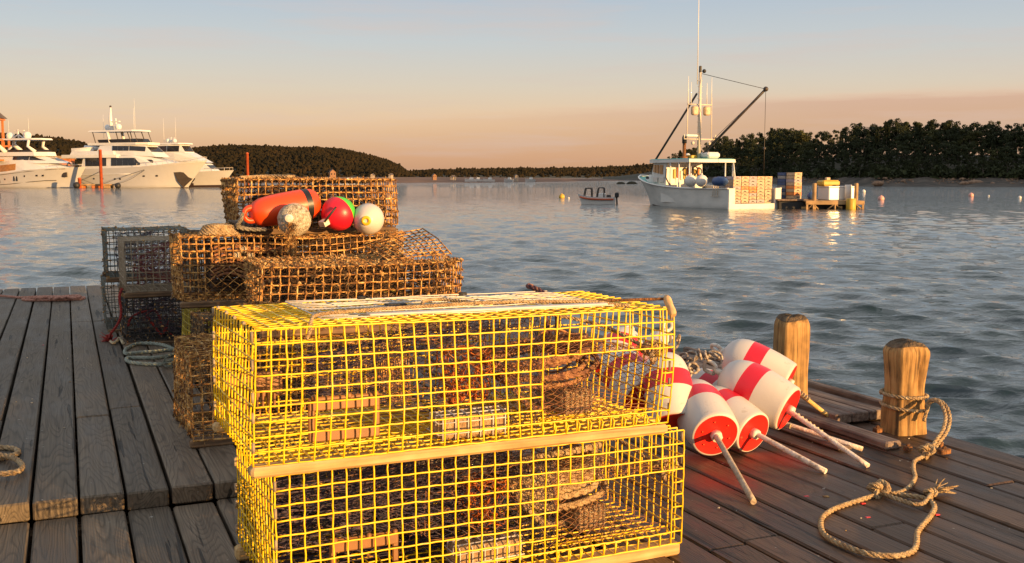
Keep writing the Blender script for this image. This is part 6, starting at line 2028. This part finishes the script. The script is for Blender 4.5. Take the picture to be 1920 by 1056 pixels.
    mbs = {}
    def crate_mesh():
        mb = MB()
        w, d, h, th = cw - .02, cd - .02, ch - .012, .022
        mb.box((0, 0, .012), (d, w, .024))
        for s in (-1, 1):
            mb.box((0, s * (w / 2 - th / 2), h / 2), (d, th, h)); mb.box((s * (d / 2 - th / 2), 0, h / 2), (th, w, h))
            mb.box((0, s * (w / 2 + .004), h - .02), (d, .014, .034)); mb.box((s * (d / 2 + .004), 0, h - .02), (.014, w, .034))
            for k in (-.33, .33): mb.box((s * (d / 2 + .003), k * w, h * .45), (.012, .03, h * .8))
            mb.box((s * (d / 2 + .002), 0, h * .50), (.014, .20, .07), None, 1)
            for k in (-.2, .2): mb.box((s * (d / 2 + .001), k * w * 1.25, h * .30), (.012, .07, .035), None, 1)
            for k in (-.3, 0, .3): mb.box((k * d, s * (w / 2 + .003), h * .45), (.03, .012, h * .8))
        return mb
    me = {}
    for key in ("crate_tan", "crate_pink", "crate_orange", "crate_grey", "bluepaint"):
        o_ = crate_mesh().build("fish_crate", [M[key], M["black"]]); me[key] = o_.data; bpy.data.objects.remove(o_)
    names = {"crate_tan": "tan", "crate_pink": "lilac grey", "crate_orange": "orange", "crate_grey": "grey", "bluepaint": "blue"}
    r_ = random.Random(8)
    z0 = .36
    orange_at = {(3, 1), (3, 2), (4, 2)}
    for col in range(5):
        for row in range(8):
            for dep in range(2):
                if dep == 1 and not (col == 0 or row == 7): continue
                y = 1.60 - (col + .5) * cw - .02 * col + r_.uniform(-.008, .008)
                x = .62 + dep * (cd + .02) + r_.uniform(-.008, .008)
                key = "crate_tan"
                if (7 - row, col) in orange_at: key = "crate_orange"
                elif r_.random() < .24: key = "crate_pink"
                if dep == 1: key = ("crate_grey", "bluepaint")[row % 2]
                o_ = bpy.data.objects.new("fish_crate", me[key]); COL.objects.link(o_)
                o_.location = inv @ Vector((x, y, z0 + row * ch)); o_.rotation_euler = (0, 0, head_rot(BAZ) + r_.uniform(-.01, .01))
                tag(o_, "%s fish crate %s on the lobster boat" % (names[key], "in the aft face of the stack" if dep == 0 else "behind the aft face of the stack"), "crate", "%s crates stacked on the boat stern" % names[key])
    return inv, me, names, (cw, ch, cd)
INV, CRATES, CRN, CDIM = lobster_boat()

def work_raft():
    Yr = 66.5
    a = wl(1512, Yr); b = wl(1622, Yr - .3)
    t = thing("work_raft", "timber work raft moored beside the stern of the lobster boat", "raft", ((a.x + b.x) / 2, Yr + 2.0, WATER_Z), (0, 0, -.03))
    w = b.x - a.x
    mb = MB()
    for k in range(14):
        mb.bbox((0, -1.9 + k * .3, .50), (w, .28, .06), .01)
    mb.build("deck", M["raftwood"], t)
    mb = MB(); mb.bbox((0, -2.05, .40), (w + .05, .12, .24), .01); mb.build("edge_beam", M["raftwood"], t)
    mb = MB()
    for x0, x1 in ((-w / 2, -w / 2 + .9), (-.6, .6), (w / 2 - 1.1, w / 2)):
        mb.tube([(x0 + .05, -2.05, -.1), ((x0 + x1) / 2, -2.05, .34), (x1 - .05, -2.05, -.1)], .05, 4)
        mb.tube([((x0 + x1) / 2, -2.05, -.2), ((x0 + x1) / 2, -2.05, .3)], .06, 4)
    for x in (-w / 2 + .06, w / 2 - .06): mb.box((x, -2.05, .0), (.12, .12, .7))
    mb.build("brace", M["raftwood"], t)
    mb = MB()
    for x in (-w / 2 + 1, 0, w / 2 - 1): mb.bbox((x, .3, .1), (1.1, 3.2, .5), .1)
    mb.build("float_drum", M["black"], t)
    # wing towards the boat
    c = wl(1485, Yr + 2.2)
    t2 = thing("work_raft", "dark low inner raft between the lobster boat and the timber raft", "raft", (c.x, c.y, WATER_Z), (0, 0, -.03))
    mb = MB(); mb.bbox((.0, 0, .55), (2.6, 2.6, .12), .02); mb.build("deck", M["timber"], t2)
    mb = MB(); mb.bbox((0, 0, .18), (2.4, 2.4, .6), .05); mb.build("float_drum", M["black"], t2)
    for px, lab in ((1525, "left wooden post of the work raft"), (1603, "right wooden post of the work raft")):
        p = wl(px, Yr + .3)
        mb = MB(); h = hgt(345, Yr) - WATER_Z
        mb.lathe([(.14, -1.5), (.13, h), (.10, h + .05)], 10)
        tag(mb.build("raft_post", M["raftwood"], None, p), lab, "post", "posts of the work raft")
    p = wl(1566, Yr + 1.6); zb = WATER_Z + .535
    t3 = thing("bait_box", "large white insulated bait box standing on the work raft", "box", (p.x, p.y, zb), (0, 0, .28))
    mb = MB(); mb.bbox((0, 0, .42), (1.95, 1.3, .84), .05); mb.build("tub", M["gel"], t3)
    mb = MB(); mb.bbox((0, 0, .87), (2.0, 1.35, .08), .02); mb.build("lid", M["gel"], t3)
    p2 = Vector((p.x - .55, p.y, zb + .912))
    t4 = thing("yellow_tub", "low yellow tub with a small box on top, standing on the white bait box", "tub", p2, (0, 0, .2))
    mb = MB(); mb.bbox((0, 0, .19), (1.25, .9, .38), .1); mb.build("tub", M["yellowp"], t4)
    mb = MB(); mb.bbox((-.05, 0, .47), (.28, .25, .18), .03); mb.build("small_box", M["crate_tan"], t4)
    p = wl(1588, Yr + .8)
    mb = MB(); mb.lathe([(.22, 0), (.22, .95), (.20, 1.0)], 14)
    tag(mb.build("drum", M["fballw"], None, (p.x, p.y, zb)), "pale upright drum beside the white bait box", "drum")
    p = wl(1594, Yr - .35)
    mb = MB(); mb.lathe([(.26, -.35), (.30, -.3), (.30, .62), (.26, .68)], 16)
    tag(mb.build("barrel", M["yellowp"], None, p), "yellow barrel floating against the front of the work raft", "barrel")
    mb = MB(); mb.ball((0, 0, .28), .26, 12, 8); mb.lathe([(.05, .5), (.05, .6)], 8)
    p = wl(1519, Yr + .9)
    tag(mb.build("float_ball", M["bluepaint"], None, (p.x, p.y, zb)), "blue float ball behind the left raft post", "float")
    # crate tower on the inner raft
    cw, ch, cd = CDIM
    c0 = wl(1480, Yr + 1.9)
    r_ = random.Random(3)
    cols = [("crate_tan", "crate_orange", "crate_tan", "crate_orange", "crate_tan", "crate_pink", "crate_tan"), ("bluepaint", "crate_grey", "bluepaint", "crate_grey", "bluepaint", "bluepaint", "crate_grey")]
    for k in range(8):
        key = cols[0][k % 7]
        o_ = bpy.data.objects.new("fish_crate", CRATES[key]); COL.objects.link(o_)
        o_.location = (c0.x + .22 + r_.uniform(-.01, .01), c0.y, WATER_Z + .615 + k * ch); o_.rotation_euler = (0, 0, head_rot(BAZ))
        tag(o_, "%s fish crate in the narrow tower on the inner raft" % CRN[key], "crate", "%s crates in the tower on the raft" % CRN[key])
        key = cols[1][k % 7]
        o_ = bpy.data.objects.new("fish_crate", CRATES[key]); COL.objects.link(o_)
        ax = Vector((math.sin(R(BAZ)), math.cos(R(BAZ)), 0))
        o_.location = Vector((c0.x + .22, c0.y, WATER_Z + .615 + k * ch)) + ax * .84; o_.rotation_euler = (0, 0, head_rot(BAZ))
        tag(o_, "%s fish crate in the back half of the tower on the inner raft" % CRN[key], "crate", "%s crates in the tower on the raft" % CRN[key])
work_raft()

def skiff():
    Y = 79.0
    az = -80.0
    p = wl(1152, Y - .4)
    t = thing("skiff", "small white skiff with a red stripe, windscreen and outboard motor", "motorboat", p, (0, 0, head_rot(az)))
    st = [(0, .75, .65, .52), (1.0, .8, .7, .52), (1.8, .72, .55, .56), (2.3, .5, .3, .64, 2.2), (2.65, .22, .08, .72, 2.4), (2.8, .02, .01, .76, 2.5)]
    mb = hull_mb(st, -.12, 6, 0, 1, 0, -.5); mb.build("hull", [M["gel"], M["crate_grey"]], t)
    mb = MB()
    for s in (1, -1): mb.tube([(x, s * (b + .025), z) for x, b, z in [(.02, .74, .36), (1, .79, .36), (1.8, .70, .39), (2.3, .46, .46), (2.6, .22, .54)]], .07, 6)
    mb.build("red_stripe", M["pilered"], t)
    for x0_, x1_, top in ((.78, 1.28, 1.22), (1.72, 2.25, 1.18)):
        for sy in (-.42, .42):
            mb = MB()
            mb.tube(spline([(x1_ + .06, sy, .5), (x1_ - .06, sy, top - .04), (x1_ - .12, sy, top), (x0_ + .08, sy, top), (x0_ + .02, sy, top - .05), (x0_, sy, .5)], .08), .042, 5)
            mb.build("windscreen_frame", M["darksteel"], t)
        mb = MB(); mb.tube([(x1_ - .12, -.42, top), (x1_ - .12, .42, top)], .026, 5); mb.build("windscreen_bar", M["steel"], t)
    mb = MB(); mb.bbox((.95, 0, .62), (.5, .6, .4), .05); mb.build("console", M["gel"], t)
    mb = MB(); mb.bbox((.45, 0, .55), (.3, .7, .3), .04); mb.build("seat", M["darksteel"], t)
    mb = MB(); mb.bbox((-.16, 0, .68), (.3, .28, .38), .06); mb.tube([(-.14, 0, .5), (-.2, 0, -.3)], .07, 6); mb.build("outboard_motor", M["black"], t)
skiff()
def mooring_balls():
    g = "mooring buoys on the water"
    for px, py, rpx, m, lab in ((1053, 368, 5.5, "yellowp", "bright yellow mooring ball left of the skiff"), (1650, 371.5, 5.8, "fballp", "pink mooring ball nearest the work raft"), (1617, 358.5, 3.4, "fballw", "small white mooring ball behind the right raft post"),
                                (1818, 365.5, 4.6, "fballp", "pink mooring ball far right on the open water"), (1909, 370, 3.2, "fballw", "low white float at the right edge"), (1066, 371, 1.8, "fballw", "tiny pale pickup float beside the yellow mooring ball"), (1851, 367, 1.6, "fballw", "tiny pale float right of the pink ball")):
        Y = (CAMH - WATER_Z) * F / (py + rpx * .6 - HOR)
        r = rpx / F * Y
        p = wl(px, Y)
        mb = MB(); mb.ball((0, 0, r * .45), r, 16, 10); mb.lathe([(r * .2, r * 1.4), (r * .2, r * 1.6)], 8)
        tag(mb.build("mooring_buoy", M[m], None, p), lab, "buoy", g)
    for px, py, s, lab in ((1643, 345, .9, "orange brown rock at the beach left of the headland's middle"), (1805, 347, .8, "orange brown rock on the right beach, smaller of the pair"), (1825, 347, 1.2, "orange brown rock on the right beach, larger of the pair"), (1183, 345, 1.1, "dark rock awash left of the lobster boat"), (1163, 347, .9, "low dark rock awash behind the skiff")):
        Y = 226 if px > 1500 else 300
        p = wl(px, Y)
        mb = MB(); mb.ball((0, 0, .1 if px > 1500 else 0), s, 9, 6, 0, (1.5, 1, .7), .18)
        z = WATER_Z + (.5 if px > 1500 else 0.05)
        tag(mb.build("rock", M["rock"] if px > 1500 else M["soil"], None, (p.x, p.y, z)), lab, "rock", "rocks at the far shore")
    for i, (px, Y, l, m) in enumerate([(672, 372, 7, "gel"), (690, 380, 4, "gel"), (893, 392, 4.5, "gel"), (905, 396, 4, "gel"), (928, 398, 4.5, "gel"), (962, 402, 4, "gel_cream"), (1003, 420, 4, "gel_cream")]):
        p = wl(px, Y)
        lab = ["white cabin boat moored below the left hill", "small pale boat right of the moored cabin boat", "tiny white boat drawn up on the spit, leftmost of the row", "tiny white boat second in the row on the spit", "tiny white boat third in the row on the spit", "tiny cream boat fourth in the row on the spit", "tiny cream boat last in the row on the spit"][i]
        t = thing("small_boat", lab, "boat", (p.x, p.y, WATER_Z + (.6 if i > 1 else .4)), (0, 0, rng.uniform(2.6, 3.4)), "small boats at the far shore")
        hull_mb([(0, l * .16, l * .14, .5), (l * .5, l * .17, l * .14, .55), (l * .8, l * .11, l * .06, .7), (l, .02, .01, .85)], -.1, 4, 0, 1, 0, -.4).build("hull", [M[m], M["crate_grey"]], t)
        tier_mb([(l * .25, l * .27, l * .11, l * .1, .4, 1.3), (l * .6, l * .52, l * .1, l * .08, .45, 1.3)]).build("cabin", M["gel"], t)
mooring_balls()
